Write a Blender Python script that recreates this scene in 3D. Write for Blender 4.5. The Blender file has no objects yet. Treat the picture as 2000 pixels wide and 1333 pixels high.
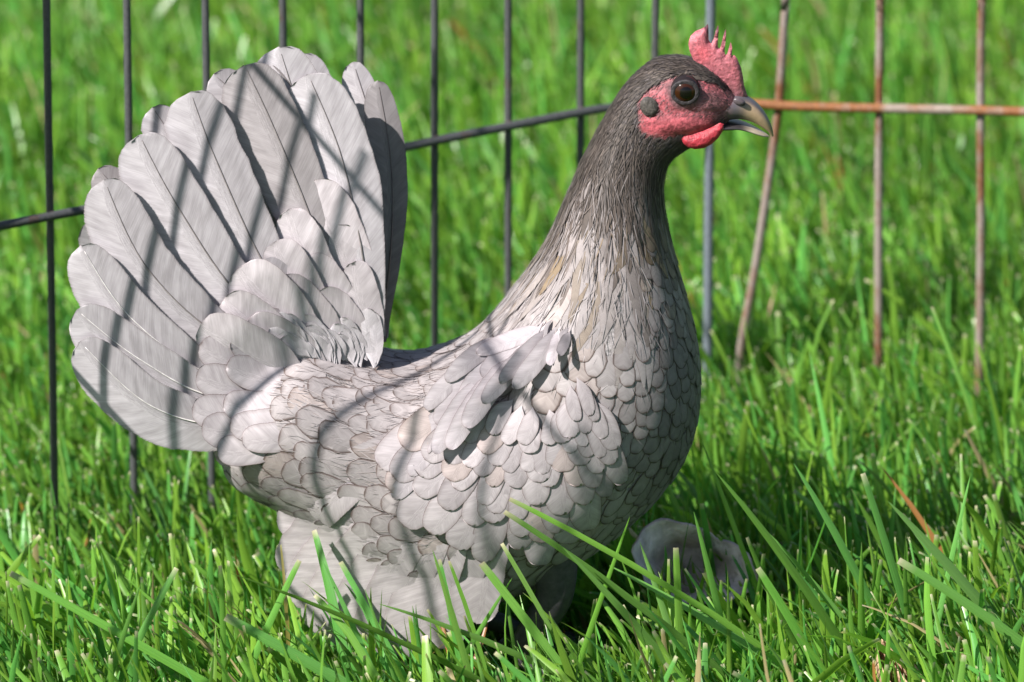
import bpy, bmesh, math, random
import numpy as np
from mathutils import Vector
from mathutils.geometry import delaunay_2d_cdt

RNG = np.random.default_rng(7)
random.seed(7)
scene = bpy.context.scene
COL = scene.collection

# ------------------------------------------------------------------ camera
PITCH = math.radians(19.0)
DIST = 3.0
MM = 0.0002                      # metres per photograph pixel at the hen
FPX = DIST / MM
CP, SP = math.cos(PITCH), math.sin(PITCH)
C0 = np.array([0.0, 0.0, (1275 - 666.5) * MM / CP])
CAM = C0 + DIST * np.array([0.0, -CP, SP])
FWD = np.array([0.0, CP, -SP]); UPV = np.array([0.0, SP, CP]); RGT = np.array([1.0, 0, 0])
cam = bpy.data.cameras.new('camera'); camo = bpy.data.objects.new('camera', cam); COL.objects.link(camo)
camo.location = CAM.tolist(); camo.rotation_euler = (math.radians(90) - PITCH, 0, 0)
cam.sensor_width = 36.0; cam.lens = 36.0 * FPX / 2000.0
cam.clip_start = 0.05; cam.clip_end = 1000
cam.dof.use_dof = True; cam.dof.focus_distance = DIST - 0.035; cam.dof.aperture_fstop = 11.5
cam.dof.aperture_blades = 7
scene.camera = camo

# ------------------------------------------------------------------ sky, sun, exposure
SUN = np.array([-0.59, -0.45, 0.67]); SUN /= np.linalg.norm(SUN)
world = bpy.data.worlds.new('World'); scene.world = world; world.use_nodes = True
wn = world.node_tree.nodes; wl = world.node_tree.links
sky = wn.new('ShaderNodeTexSky'); sky.sky_type = 'NISHITA'; sky.sun_disc = False
sky.sun_elevation = math.asin(SUN[2]); sky.sun_rotation = math.atan2(SUN[0], SUN[1])
bg = wn['Background']; bg.inputs['Strength'].default_value = 0.06
wl.new(sky.outputs['Color'], bg.inputs['Color'])
sl = bpy.data.lights.new('sun', 'SUN'); sl.energy = 5.0; sl.angle = math.radians(0.53); sl.color = (1.0, 0.97, 0.93)
so = bpy.data.objects.new('sun', sl); COL.objects.link(so)
so.rotation_euler = Vector(SUN.tolist()).to_track_quat('Z', 'Y').to_euler()
scene.view_settings.view_transform = 'Standard'; scene.view_settings.look = 'None'
scene.view_settings.exposure = 0.97; scene.view_settings.gamma = 1.0
scene.cycles.max_bounces = 8; scene.cycles.transparent_max_bounces = 8

# ------------------------------------------------------------------ helpers
def ray(px, py):
    d = FWD[None] * FPX + RGT[None] * (np.atleast_1d(px)[:, None] - 1000) + UPV[None] * (666.5 - np.atleast_1d(py)[:, None])
    return d
def P(px, py, y=0.0):
    """point of the vertical plane Y = y seen at photograph pixel (px, py)"""
    d = ray(np.asarray(px, float), np.asarray(py, float)); yy = np.broadcast_to(np.asarray(y, float), d.shape[:1])
    t = (yy - CAM[1]) / d[:, 1]
    r = CAM[None] + d * t[:, None]
    return r if np.ndim(px) else r[0]
def G(px, py, z=0.0):
    d = ray(px, py)[0]; return CAM + d * ((z - CAM[2]) / d[2])
def nrm(a):
    return a / np.maximum(np.linalg.norm(a, axis=-1, keepdims=True), 1e-12)
def crom(pts, n, closed=False):
    pts = np.asarray(pts, float); m = len(pts)
    t = np.linspace(0, m - 1, n); return crom_at(pts, t)
def crom_at(pts, t):
    m = len(pts); i = np.clip(np.floor(t).astype(int), 0, m - 2); f = (t - i)[..., None]
    p0 = pts[np.maximum(i - 1, 0)]; p1 = pts[i]; p2 = pts[i + 1]; p3 = pts[np.minimum(i + 2, m - 1)]
    return 0.5 * (2 * p1 + (p2 - p0) * f + (2 * p0 - 5 * p1 + 4 * p2 - p3) * f ** 2 + (3 * p1 - p0 - 3 * p2 + p3) * f ** 3)
def smooth(a, b, x):
    t = np.clip((x - a) / (b - a), 0, 1); return t * t * (3 - 2 * t)

def make_mesh(name, V, F, colors=None, uv=None):
    """V (n,3); F (m,4) or (m,3) int array; colors dict name->(n,3); uv (n,2)"""
    me = bpy.data.meshes.new(name); V = np.asarray(V, np.float32); F = np.asarray(F, np.int32)
    k = F.shape[1]; me.vertices.add(len(V)); me.vertices.foreach_set('co', V.ravel())
    me.loops.add(F.size); me.loops.foreach_set('vertex_index', F.ravel())
    me.polygons.add(len(F)); me.polygons.foreach_set('loop_start', np.arange(0, F.size, k, dtype=np.int32))
    me.polygons.foreach_set('use_smooth', np.ones(len(F), bool))
    me.update(calc_edges=True)
    for nm, c in (colors or {}).items():
        a = me.color_attributes.new(nm, 'FLOAT_COLOR', 'POINT')
        c4 = np.ones((len(V), 4), np.float32); c4[:, :c.shape[1]] = c; a.data.foreach_set('color', c4.ravel())
    if uv is not None:
        l = me.uv_layers.new(name='UVMap'); l.data.foreach_set('uv', np.asarray(uv, np.float32)[F.ravel()].ravel())
    return me
def link(name, me, mat=None, parent=None, kind=None, label=None, cat=None, group=None):
    o = bpy.data.objects.new(name, me); COL.objects.link(o)
    if mat is not None and me is not None and not me.materials: me.materials.append(mat)
    if parent is not None: o.parent = parent
    if kind: o['kind'] = kind
    if label: o['label'] = label
    if cat: o['category'] = cat
    if group: o['group'] = group
    return o
def grid_faces(nv, nu, off=0, wrap=False):
    r = np.arange(nv - 1)[:, None]; c = np.arange(nu if wrap else nu - 1)[None]
    c2 = (c + 1) % nu
    a = r * nu + c; b = r * nu + c2; d = (r + 1) * nu + c; e = (r + 1) * nu + c2
    return np.stack([a, b, e, d], -1).reshape(-1, 4) + off
def tube(pts, rad, sides=10, wob=0.0):
    pts = np.asarray(pts, float); n = len(pts); rad = np.broadcast_to(np.asarray(rad, float), (n,))
    T = nrm(np.gradient(pts, axis=0)); ref = np.array([0.31, 0.9, 0.2]) if abs(T[0][2]) > .6 else np.array([0.1, 0.2, 1.0])
    A = nrm(np.cross(T, ref)); B = np.cross(T, A)
    th = np.linspace(0, 2 * np.pi, sides, endpoint=False)
    R = rad[:, None] * (1 + wob * RNG.standard_normal((n, 1)))
    V = pts[:, None] + R[..., None] * (np.cos(th)[None, :, None] * A[:, None] + np.sin(th)[None, :, None] * B[:, None])
    V = V.reshape(-1, 3); F = grid_faces(n, sides, 0, True)
    V = np.vstack([V, pts[0], pts[-1]]); k = n * sides
    i = np.arange(sides); j = (i + 1) % sides
    F = np.vstack([F, np.stack([np.full(sides, k), j, i, i], -1), np.stack([np.full(sides, k + 1), (n - 1) * sides + i, (n - 1) * sides + j, (n - 1) * sides + j], -1)])
    return V, F
def fix_deg(F):
    return F
def tube_mesh(name, pts, rad, sides=10, wob=0.0, colors=None):
    V, F = tube(pts, rad, sides, wob)
    me = bpy.data.meshes.new(name)
    fl = [tuple(f) if f[2] != f[3] else tuple(f[:3]) for f in F.tolist()]
    me.from_pydata(V.tolist(), [], fl); me.polygons.foreach_set('use_smooth', [True] * len(fl)); me.update()
    if colors is not None:
        a = me.color_attributes.new('Col', 'FLOAT_COLOR', 'POINT')
        a.data.foreach_set('color', np.hstack([np.broadcast_to(colors, (len(V), 3)), np.ones((len(V), 1))]).astype(np.float32).ravel())
    return me
def inflate(poly, ys, thick, step, mirror_back=True, soft=0.004, col=None):
    """solid pillow from an outline of (x, z) points: centre surface Y = ys(x,z), half thickness up to thick"""
    poly = np.asarray(poly, float); n = len(poly)
    lo, hi = poly.min(0), poly.max(0)
    gx, gz = np.meshgrid(np.arange(lo[0], hi[0], step), np.arange(lo[1], hi[1], step)); g = np.stack([gx.ravel(), gz.ravel()], -1)
    g += RNG.uniform(-.2, .2, g.shape) * step
    a = poly; b = np.roll(poly, -1, 0)
    inside = np.zeros(len(g), bool)
    for p, q in zip(a, b):
        c = ((p[1] > g[:, 1]) != (q[1] > g[:, 1])) & (g[:, 0] < (q[0] - p[0]) * (g[:, 1] - p[1]) / (q[1] - p[1] + 1e-15) + p[0]); inside ^= c
    def dist(x):
        d = np.full(len(x), 1e9)
        for p, q in zip(a, b):
            pq = q - p; t = np.clip(((x - p) @ pq) / (pq @ pq + 1e-15), 0, 1); d = np.minimum(d, np.linalg.norm(x - p - t[:, None] * pq, axis=1))
        return d
    g = g[inside]; g = g[dist(g) > step * .45]
    pts = [Vector(p) for p in np.vstack([poly, g]).tolist()]
    v2, e2, f2, ov, oe, of = delaunay_2d_cdt(pts, [(i, (i + 1) % n) for i in range(n)], [list(range(n))], 1, 1e-7)
    v2 = np.array([list(v) for v in v2]); d = dist(v2)
    h = thick * np.sqrt(1 - (1 - np.clip(d / soft, 0, 1)) ** 2)
    y = ys(v2[:, 0], v2[:, 1]); m = len(v2)
    Vf = np.stack([v2[:, 0], y - h, v2[:, 1]], -1); Vb = np.stack([v2[:, 0], y + h, v2[:, 1]], -1)
    fs = [list(f) for f in f2]; V = np.vstack([Vf, Vb]); F = fs + [[i + m for i in reversed(f)] for f in fs]
    me = bpy.data.meshes.new('pillow'); me.from_pydata(V.tolist(), [], F)
    bm = bmesh.new(); bm.from_mesh(me); bmesh.ops.remove_doubles(bm, verts=bm.verts, dist=1e-6); bmesh.ops.recalc_face_normals(bm, faces=bm.faces)
    for f in bm.faces: f.smooth = True
    bm.to_mesh(me); bm.free()
    if col is not None:
        co = np.zeros(len(me.vertices) * 3, np.float32); me.vertices.foreach_get('co', co); co = co.reshape(-1, 3)
        at = me.color_attributes.new('Col', 'FLOAT_COLOR', 'POINT'); at.data.foreach_set('color', np.hstack([col(co), np.ones((len(co), 1))]).astype(np.float32).ravel())
    return me

# ------------------------------------------------------------------ materials
def new_mat(name):
    m = bpy.data.materials.new(name); m.use_nodes = True; nt = m.node_tree
    return m, nt, nt.nodes['Principled BSDF']
def nd(nt, typ, **kw):
    n = nt.nodes.new(typ)
    for k, v in kw.items():
        if k.startswith('i_'): n.inputs[k[2:].replace('_', ' ')].default_value = v
        else: setattr(n, k, v)
    return n
def ramp(nt, stops):
    r = nt.nodes.new('ShaderNodeValToRGB'); e = r.color_ramp.elements
    while len(e) < len(stops): e.new(0.5)
    for el, (p, c) in zip(e, stops): el.position = p; el.color = (*c, 1) if len(c) == 3 else c
    return r
def mixc(nt, a, b, fac, mode='MIX'):
    m = nt.nodes.new('ShaderNodeMix'); m.data_type = 'RGBA'; m.blend_type = mode
    for s, v in ((m.inputs[0], fac), (m.inputs[6], a), (m.inputs[7], b)):
        if isinstance(v, bpy.types.NodeSocket): nt.links.new(v, s)
        else: s.default_value = v if not isinstance(v, tuple) else (*v, 1)
    return m.outputs[2]
def math_n(nt, op, a, b=0.0):
    m = nt.nodes.new('ShaderNodeMath'); m.operation = op
    for s, v in ((m.inputs[0], a), (m.inputs[1], b)):
        if isinstance(v, bpy.types.NodeSocket): nt.links.new(v, s)
        else: s.default_value = v
    return m.outputs[0]

def feather_mat():
    m, nt, b = new_mat('feather'); L = nt.links
    at = nd(nt, 'ShaderNodeAttribute', attribute_name='Col'); la = nd(nt, 'ShaderNodeAttribute', attribute_name='Lace')
    sep = nd(nt, 'ShaderNodeSeparateColor'); L.new(la.outputs['Color'], sep.inputs[0])
    uv = nd(nt, 'ShaderNodeUVMap', uv_map='UVMap')
    mp = nd(nt, 'ShaderNodeMapping'); mp.inputs['Scale'].default_value = (22, 0.8, 1); L.new(uv.outputs[0], mp.inputs[0])
    n1 = nd(nt, 'ShaderNodeTexNoise', i_Scale=1.0, i_Detail=3.0, i_Roughness=.65); L.new(mp.outputs[0], n1.inputs['Vector'])
    mp2 = nd(nt, 'ShaderNodeMapping'); mp2.inputs['Scale'].default_value = (2.2, 1.0, 1); L.new(uv.outputs[0], mp2.inputs[0])
    n2 = nd(nt, 'ShaderNodeTexNoise', i_Scale=1.2, i_Detail=3.0); L.new(mp2.outputs[0], n2.inputs['Vector'])
    r1 = ramp(nt, [(0.32, (.80, .785, .785)), (.68, (1.08, 1.08, 1.08))]); L.new(n1.outputs['Fac'], r1.inputs[0])
    r2 = ramp(nt, [(0.3, (.74, .725, .725)), (.68, (1.12, 1.11, 1.11))]); L.new(n2.outputs['Fac'], r2.inputs[0])
    c = mixc(nt, at.outputs['Color'], r1.outputs[0], .8, 'MULTIPLY'); c = mixc(nt, c, r2.outputs[0], .9, 'MULTIPLY')
    edge = math_n(nt, 'MINIMUM', math_n(nt, 'MULTIPLY', sep.outputs[0], 1.45), 1.0); edge = math_n(nt, 'MULTIPLY', edge, sep.outputs[1])
    dk = mixc(nt, c, (.34, .28, .255), 1.0, 'MULTIPLY')
    c = mixc(nt, c, dk, edge)
    L.new(c, b.inputs['Base Color']); b.inputs['Roughness'].default_value = .62
    b.inputs['Specular IOR Level'].default_value = .28
    b.inputs['Sheen Weight'].default_value = .08
    bp = nd(nt, 'ShaderNodeBump', i_Strength=.12, i_Distance=.0005); L.new(n1.outputs['Fac'], bp.inputs['Height']); L.new(bp.outputs[0], b.inputs['Normal'])
    tr = nd(nt, 'ShaderNodeBsdfTranslucent'); L.new(c, tr.inputs[0])
    mx = nd(nt, 'ShaderNodeMixShader'); mx.inputs[0].default_value = .14
    L.new(b.outputs[0], mx.inputs[1]); L.new(tr.outputs[0], mx.inputs[2])
    al = math_n(nt, 'SUBTRACT', sep.outputs[2], n1.outputs['Fac']); al = math_n(nt, 'MULTIPLY', al, 3.0); al = nd_clamp(nt, math_n(nt, 'SUBTRACT', al, .1))
    tp = nd(nt, 'ShaderNodeBsdfTransparent'); m2 = nd(nt, 'ShaderNodeMixShader'); L.new(al, m2.inputs[0]); L.new(mx.outputs[0], m2.inputs[1]); L.new(tp.outputs[0], m2.inputs[2])
    L.new(m2.outputs[0], nt.nodes['Material Output'].inputs[0])
    return m
def nd_clamp(nt, s):
    c = nt.nodes.new('ShaderNodeClamp'); nt.links.new(s, c.inputs[0]); return c.outputs[0]
M_FEATHER = feather_mat()

def attr_mat(name, rough=.5, spec=.4, nscale=300, namp=.25, bump=.2, bdist=.0004, sss=0.0, attr='Col', coat=0.0):
    m, nt, b = new_mat(name); L = nt.links
    at = nd(nt, 'ShaderNodeAttribute', attribute_name=attr); tc = nd(nt, 'ShaderNodeTexCoord')
    n = nd(nt, 'ShaderNodeTexNoise', i_Scale=nscale, i_Detail=4.0, i_Roughness=.6); L.new(tc.outputs['Object'], n.inputs['Vector'])
    r = ramp(nt, [(.3, (1 - namp,) * 3), (.7, (1 + namp,) * 3)]); L.new(n.outputs['Fac'], r.inputs[0])
    c = mixc(nt, at.outputs['Color'], r.outputs[0], 1.0, 'MULTIPLY'); L.new(c, b.inputs['Base Color'])
    b.inputs['Roughness'].default_value = rough; b.inputs['Specular IOR Level'].default_value = spec
    b.inputs['Coat Weight'].default_value = coat
    if sss: b.inputs['Subsurface Weight'].default_value = sss; b.inputs['Subsurface Radius'].default_value = (.004, .0012, .0008); b.inputs['Subsurface Scale'].default_value = .5
    bp = nd(nt, 'ShaderNodeBump', i_Strength=bump, i_Distance=bdist); L.new(n.outputs['Fac'], bp.inputs['Height']); L.new(bp.outputs[0], b.inputs['Normal'])
    return m
M_BODY = attr_mat('skin_and_down', .6, .3, 560, .5, .9, .0007, .0)
M_COMB = attr_mat('comb_flesh', .5, .4, 620, .38, .9, .0007, .12)
M_BEAK = attr_mat('beak_horn', .32, .5, 250, .18, .15, .0002, 0)
M_LEG = attr_mat('leg_scales', .45, .4, 400, .3, .4, .0003, 0)

def grass_mat():
    m, nt, b = new_mat('grass_blade'); L = nt.links
    at = nd(nt, 'ShaderNodeAttribute', attribute_name='Col')
    uv = nd(nt, 'ShaderNodeUVMap', uv_map='UVMap')
    mp = nd(nt, 'ShaderNodeMapping'); mp.inputs['Scale'].default_value = (6, .7, 1); L.new(uv.outputs[0], mp.inputs[0])
    n = nd(nt, 'ShaderNodeTexNoise', i_Scale=1.0, i_Detail=2.0); L.new(mp.outputs[0], n.inputs['Vector'])
    r = ramp(nt, [(.3, (.8, .82, .8)), (.7, (1.15, 1.12, 1.15))]); L.new(n.outputs['Fac'], r.inputs[0])
    c = mixc(nt, at.outputs['Color'], r.outputs[0], 1.0, 'MULTIPLY'); L.new(c, b.inputs['Base Color'])
    b.inputs['Roughness'].default_value = .36; b.inputs['Specular IOR Level'].default_value = .5
    tr = nd(nt, 'ShaderNodeBsdfTranslucent'); c2 = mixc(nt, c, (1.1, 1.15, .6), 1.0, 'MULTIPLY'); L.new(c2, tr.inputs[0])
    mx = nd(nt, 'ShaderNodeMixShader'); mx.inputs[0].default_value = .42
    L.new(b.outputs[0], mx.inputs[1]); L.new(tr.outputs[0], mx.inputs[2]); L.new(mx.outputs[0], nt.nodes['Material Output'].inputs[0])
    return m
M_GRASS = grass_mat()

def ground_mat():
    m, nt, b = new_mat('soil_and_thatch'); L = nt.links
    tc = nd(nt, 'ShaderNodeTexCoord')
    n = nd(nt, 'ShaderNodeTexNoise', i_Scale=60.0, i_Detail=6.0); L.new(tc.outputs['Object'], n.inputs['Vector'])
    n2 = nd(nt, 'ShaderNodeTexNoise', i_Scale=3.0, i_Detail=4.0); L.new(tc.outputs['Object'], n2.inputs['Vector'])
    r = ramp(nt, [(.3, (.035, .045, .012)), (.55, (.05, .085, .02)), (.75, (.10, .10, .04))]); L.new(n.outputs['Fac'], r.inputs[0])
    # far lawn is green turf, the bare soil between blades shows only close by
    sep = nd(nt, 'ShaderNodeSeparateXYZ'); L.new(tc.outputs['Object'], sep.inputs[0])
    ln = nd(nt, 'ShaderNodeVectorMath', operation='LENGTH'); L.new(tc.outputs['Object'], ln.inputs[0])
    mr = nd(nt, 'ShaderNodeMapRange'); mr.inputs[1].default_value = 1.5; mr.inputs[2].default_value = 4.0; L.new(ln.outputs['Value'], mr.inputs[0])
    gr = ramp(nt, [(.3, (.05, .13, .02)), (.7, (.10, .22, .04))]); L.new(n2.outputs['Fac'], gr.inputs[0])
    c = mixc(nt, r.outputs[0], gr.outputs[0], mr.outputs[0]); L.new(c, b.inputs['Base Color']); b.inputs['Roughness'].default_value = .9
    bp = nd(nt, 'ShaderNodeBump', i_Strength=.6, i_Distance=.006); L.new(n.outputs['Fac'], bp.inputs['Height']); L.new(bp.outputs[0], b.inputs['Normal'])
    return m
def wire_mat(name, base, rust, amount, rough=.5, metal=.0, scale=55):
    m, nt, b = new_mat(name); L = nt.links
    tc = nd(nt, 'ShaderNodeTexCoord')
    mp = nd(nt, 'ShaderNodeMapping'); mp.inputs['Scale'].default_value = (1, 1, .45); L.new(tc.outputs['Object'], mp.inputs[0])
    n = nd(nt, 'ShaderNodeTexNoise', i_Scale=float(scale), i_Detail=6.0, i_Roughness=.68); L.new(mp.outputs[0], n.inputs['Vector'])
    n2 = nd(nt, 'ShaderNodeTexNoise', i_Scale=900.0, i_Detail=3.0); L.new(tc.outputs['Object'], n2.inputs['Vector'])
    r = ramp(nt, [(max(0, .62 - amount), (0, 0, 0)), (min(1, .74 - amount), (1, 1, 1))]); L.new(n.outputs['Fac'], r.inputs[0])
    rc = ramp(nt, [(.3, tuple(v * .55 for v in rust)), (.6, rust), (.85, tuple(min(1, v * 1.5) for v in rust))]); L.new(n2.outputs['Fac'], rc.inputs[0])
    bc = ramp(nt, [(.3, tuple(v * .75 for v in base)), (.7, tuple(v * 1.2 for v in base))]); L.new(n2.outputs['Fac'], bc.inputs[0])
    c = mixc(nt, bc.outputs[0], rc.outputs[0], r.outputs[0]); L.new(c, b.inputs['Base Color'])
    b.inputs['Roughness'].default_value = rough; b.inputs['Metallic'].default_value = metal
    bp = nd(nt, 'ShaderNodeBump', i_Strength=.4, i_Distance=.0004); L.new(n2.outputs['Fac'], bp.inputs['Height']); L.new(bp.outputs[0], b.inputs['Normal'])
    return m
M_GROUND = ground_mat()
M_WIRE = wire_mat('dark_grey_wire', (.062, .063, .065), (.085, .035, .02), .05, .5)
M_RUST = wire_mat('rusty_wire', (.24, .19, .155), (.23, .085, .024), .21, .65, 0, 40)
M_RUSTV = wire_mat('patchy_rusty_wire', (.235, .19, .168), (.17, .065, .024), .16, .65, 0, 46)
M_POST = wire_mat('blue_grey_post', (.13, .148, .172), (.10, .07, .06), .0, .38)

# ------------------------------------------------------------------ ground
me = bpy.data.meshes.new('ground'); S = 200
me.from_pydata([(-S, -S, -.02), (S, -S, -.02), (S, S, -.02), (-S, S, -.02)], [], [(0, 1, 2, 3)])
link('ground', me, M_GROUND, kind='structure', label='soil and thatch under the lawn', cat='ground')

# ------------------------------------------------------------------ wire pen
PA0 = G(100, 1035)[:2]; PA1 = G(1385, 778)[:2]
def panel_pt(px, py, a, b):
    n = np.array([b[1] - a[1], -(b[0] - a[0]), 0.0]); d = ray(px, py)[0]
    t = ((a[0] - CAM[0]) * n[0] + (a[1] - CAM[1]) * n[1]) / (d @ n); return CAM + d * t
def wire(name, pts, r, mat, parent, n=24, wob=.012):
    return link(name, tube_mesh(name, crom(pts, n), r, 10, wob), mat, parent)
def empty(name, loc, label, cat, group=None):
    o = link(name, None, label=label, cat=cat, group=group); o.location = loc; return o
def loc_pts(pts, root): return [np.asarray(p) - np.array(root.location) for p in pts]
TOP = 0.62
pa = empty('wire_panel', (float(PA0[0]), float(PA0[1]), 0), 'dark grey wire pen panel standing behind the hen\'s tail and back', 'fence panel', 'panels of the wire pen')
for bx, lean in ((-53, 0), (99, .001), (255, .0005), (407.5, 0), (558, -.001), (706, .001), (849.5, .0008), (992.5, 0), (1133, 0), (1277, .0005)):
    q = panel_pt(bx, 480, PA0, PA1)
    wire('vertical_wire', loc_pts([(q[0] - lean, q[1], -.06), (q[0] - lean * .3, q[1], .05), (q[0] + lean * .2, q[1], .2), (q[0] + lean, q[1], .4), (q[0], q[1], TOP)], pa), .00165, M_WIRE, pa)
off = np.array([PA1[1] - PA0[1], -(PA1[0] - PA0[0]), 0]); off = off / np.linalg.norm(off) * .0026
M_JOINT = wire_mat('joint_rust', (.07, .05, .042), (.12, .05, .025), .2, .7)
def weld(p, r, mat, parent):
    me = bpy.data.meshes.new('weld'); bm = bmesh.new(); bmesh.ops.create_icosphere(bm, subdivisions=2, radius=r)
    for v in bm.verts: v.co = Vector((v.co.x * RNG.uniform(.9, 1.1) * 1.1, v.co.y * .95, v.co.z * RNG.uniform(.85, 1.05)))
    for f_ in bm.faces: f_.smooth = True
    bm.to_mesh(me); bm.free(); o_ = link('weld', me, mat, parent); o_.location = (np.asarray(p) - np.array(parent.location)).tolist()
hp = [panel_pt(x, y, PA0, PA1) + off for x, y in ((-165, 467), (-60, 449), (100, 418), (400, 361), (700, 303), (850, 271), (993, 243), (1133, 216), (1200, 206), (1290, 198), (1378, 193))]
wire('horizontal_wire', loc_pts(hp, pa), .0019, M_WIRE, pa, 50)
for bx in (99, 849.5, 992.5, 1133, -53, 255, 407.5, 558, 706):
    weld(panel_pt(bx, float(np.interp(bx, [-165, -60, 100, 400, 700, 850, 993, 1133], [467, 449, 418, 361, 303, 271, 243, 216])), PA0, PA1) + off * .55, .0021, M_JOINT, pa)
e0 = panel_pt(-165, 480, PA0, PA1); e1 = panel_pt(1378, 480, PA0, PA1)
for z in (-.012, hp[3][2] + .17, hp[3][2] + .33, TOP - .004):
    wire('horizontal_wire', loc_pts([(*(e0[:2] + off[:2]), z), (*((e0 + e1)[:2] / 2 + off[:2]), z), (*(e1[:2] + off[:2]), z)], pa), .0019, M_WIRE, pa, 20)
# corner rod
q = panel_pt(1384.5, 420, PA0, PA1)
o = empty('fence_rod', (float(q[0]), float(q[1]), 0), 'straight blue-grey metal rod at the pen corner behind the hen\'s head and breast', 'rod')
link('rod', tube_mesh('rod', crom([(0, 0, -.08), (0, 0, .2), (.0004, 0, .45), (0, 0, .68)], 20), .0021, 14), M_POST, o)
link('end_cap', tube_mesh('end_cap', [(0, 0, .679), (0, 0, .683), (0, 0, .686)], [.0024, .0024, .0012], 14), M_POST, o)
# rusty panel
PB0 = G(1470, 772)[:2]; PB1 = G(1915, 792)[:2]
pb = empty('wire_panel', (float(PB0[0]), float(PB0[1]), 0), 'rusty wire pen panel with a leaning first bar in front of the hen\'s beak', 'fence panel', 'panels of the wire pen')
bars = [[(1551, -160), (1535, 0), (1526, 130), (1520, 215), (1500, 360), (1474, 530), (1450, 660), (1437, 790), (1432, 850)],
        [(1719, -160), (1719, 0), (1717, 200), (1716, 450), (1715.5, 740), (1715, 860)],
        [(1921, -160), (1917, 0), (1915, 200), (1916, 450), (1912, 760), (1911, 860)],
        [(2122, -160), (2120, 200), (2117, 800), (2116, 860)], [(2325, -160), (2322, 200), (2318, 860)]]
for bp_ in bars:
    pts = [panel_pt(x, y, PB0, PB1) for x, y in bp_]
    d = nrm(pts[0] - pts[1]); pts = [pts[0] + d * max(0, (TOP - pts[0][2]) / max(d[2], .2))] + pts
    wire('vertical_wire', loc_pts(pts, pb), .0019, M_RUSTV, pb, 30, .02)
hb = [panel_pt(x, y, PB0, PB1) + np.array([0, -.0028, 0]) for x, y in ((1395, 196), (1480, 199), (1530, 203), (1620, 206), (1717, 208), (1820, 210), (1915, 212), (2010, 215), (2340, 222))]
wire('horizontal_wire', loc_pts(hb, pb), .0021, M_RUST, pb, 50, .02)
for bx, by_ in ((1521, 203), (1717, 208), (1915, 212)):
    weld(panel_pt(bx, by_, PB0, PB1) + np.array([0, -.0014, 0]), .0024, M_RUST, pb)
for dz in (-.155, .17, .33):
    wire('horizontal_wire', loc_pts([h + np.array([0, 0, dz]) for h in hb[::2]], pb), .0021, M_RUST, pb, 30, .02)
# side panel towards the sun, out of the frame: its shadow falls on the tail
XC = -0.25
def tail_y(px, py):
    px = np.asarray(px, float); py = np.asarray(py, float)
    d = np.hypot(px - 705, py - 700); k = .45 + .55 * np.clip(d / 260, 0, 1)
    return k * (-.025 + .035 * np.clip((740 - py) / 590, -.3, 1.1) - .018 * np.clip((650 - px) / 500, -.4, 1.1))
def to_panel(px, py):
    p = P(px, py, float(tail_y(px, py))); lam = (XC - p[0]) / SUN[0]; return p + SUN * lam
pc_y = (PA0 + (PA1 - PA0) * ((XC - PA0[0]) / (PA1[0] - PA0[0])))[1]
pc = empty('wire_panel', (XC, pc_y, 0), 'wire pen panel whose bar shadows fall across the hen\'s tail', 'fence panel', 'panels of the wire pen')
RZ = .5 * (to_panel(480, 140)[2] + to_panel(740, 400)[2])
shadow_lines = [((420, 180), (240, 680)), ((575, 340), (380, 650)), ((735, 430), (505, 740))]
ys = []
for (a, b) in shadow_lines:
    A = to_panel(*a); B = to_panel(*b); ys.append((A[1], A[2], B[1], B[2]))
print('shadow bars', ys, 'rail z', RZ, to_panel(480, 140), to_panel(740, 400))
pitch_y = (ys[2][0] + ys[2][2] - ys[0][0] - ys[0][2]) / 4
ymid = [(.5 * (a + c)) for a, _, c, _ in ys]
yy = list(ymid); k = ymid[0]
step = max(.028, abs(np.mean(np.diff(ymid))))
k = max(ymid) + step
while k < pc_y - .01: yy.append(k); k += step
k = min(ymid) - step
for _ in range(8): yy.append(k); k -= step
for y in yy:
    wire('vertical_wire', loc_pts([(XC, y, -.06), (XC + RNG.normal(0, .001), y, .2), (XC, y, RZ + .018)], pc), .0012, M_WIRE, pc)
for z in (-.012, .13, RZ - .19, RZ):
    wire('horizontal_wire', loc_pts([(XC + .0026, pc_y, z), (XC + .0026, (pc_y + min(yy)) / 2, z), (XC + .0026, min(yy) - .02, z)], pc), .0014, M_WIRE, pc)

# ------------------------------------------------------------------ hen: body surface
hen = empty('hen', (0, 0, 0), 'small lavender-grey hen with fanned tail and red comb standing in the grass', 'hen')
RINGS = [((462, 716), (418, 805), 20), ((512, 682), (426, 862), 34), ((604, 652), (450, 932), 42.5), ((708, 686), (536, 982), 44), ((800, 699), (622, 1045), 44), ((865, 686), (700, 1115), 45.5),
         ((928, 655), (830, 1170), 46.5), ((975, 606), (970, 1165), 47), ((1008, 560), (1110, 1100), 47), ((1036, 520), (1225, 1022), 46), ((1060, 480), (1310, 938), 43.5),
         ((1080, 440), (1356, 850), 39.5), ((1094, 402), (1371, 750), 34), ((1106, 370), (1362, 655), 29.5), ((1119, 338), (1340, 565), 25), ((1133, 302), (1316, 475), 21),
         ((1149, 267), (1303, 405), 18), ((1167, 233), (1303, 352), 15.5), ((1188, 200), (1316, 312), 13.8), ((1213, 166), (1344, 288), 13.2), ((1243, 135), (1376, 270), 13.2),
         ((1281, 110), (1394, 256), 12.8), ((1330, 107), (1404, 246), 11.8), ((1374, 122), (1414, 240), 9.6), ((1410, 150), (1424, 233), 7.2), ((1434, 178), (1436, 226), 5.2), ((1450, 196), (1448, 220), 3)]
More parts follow.
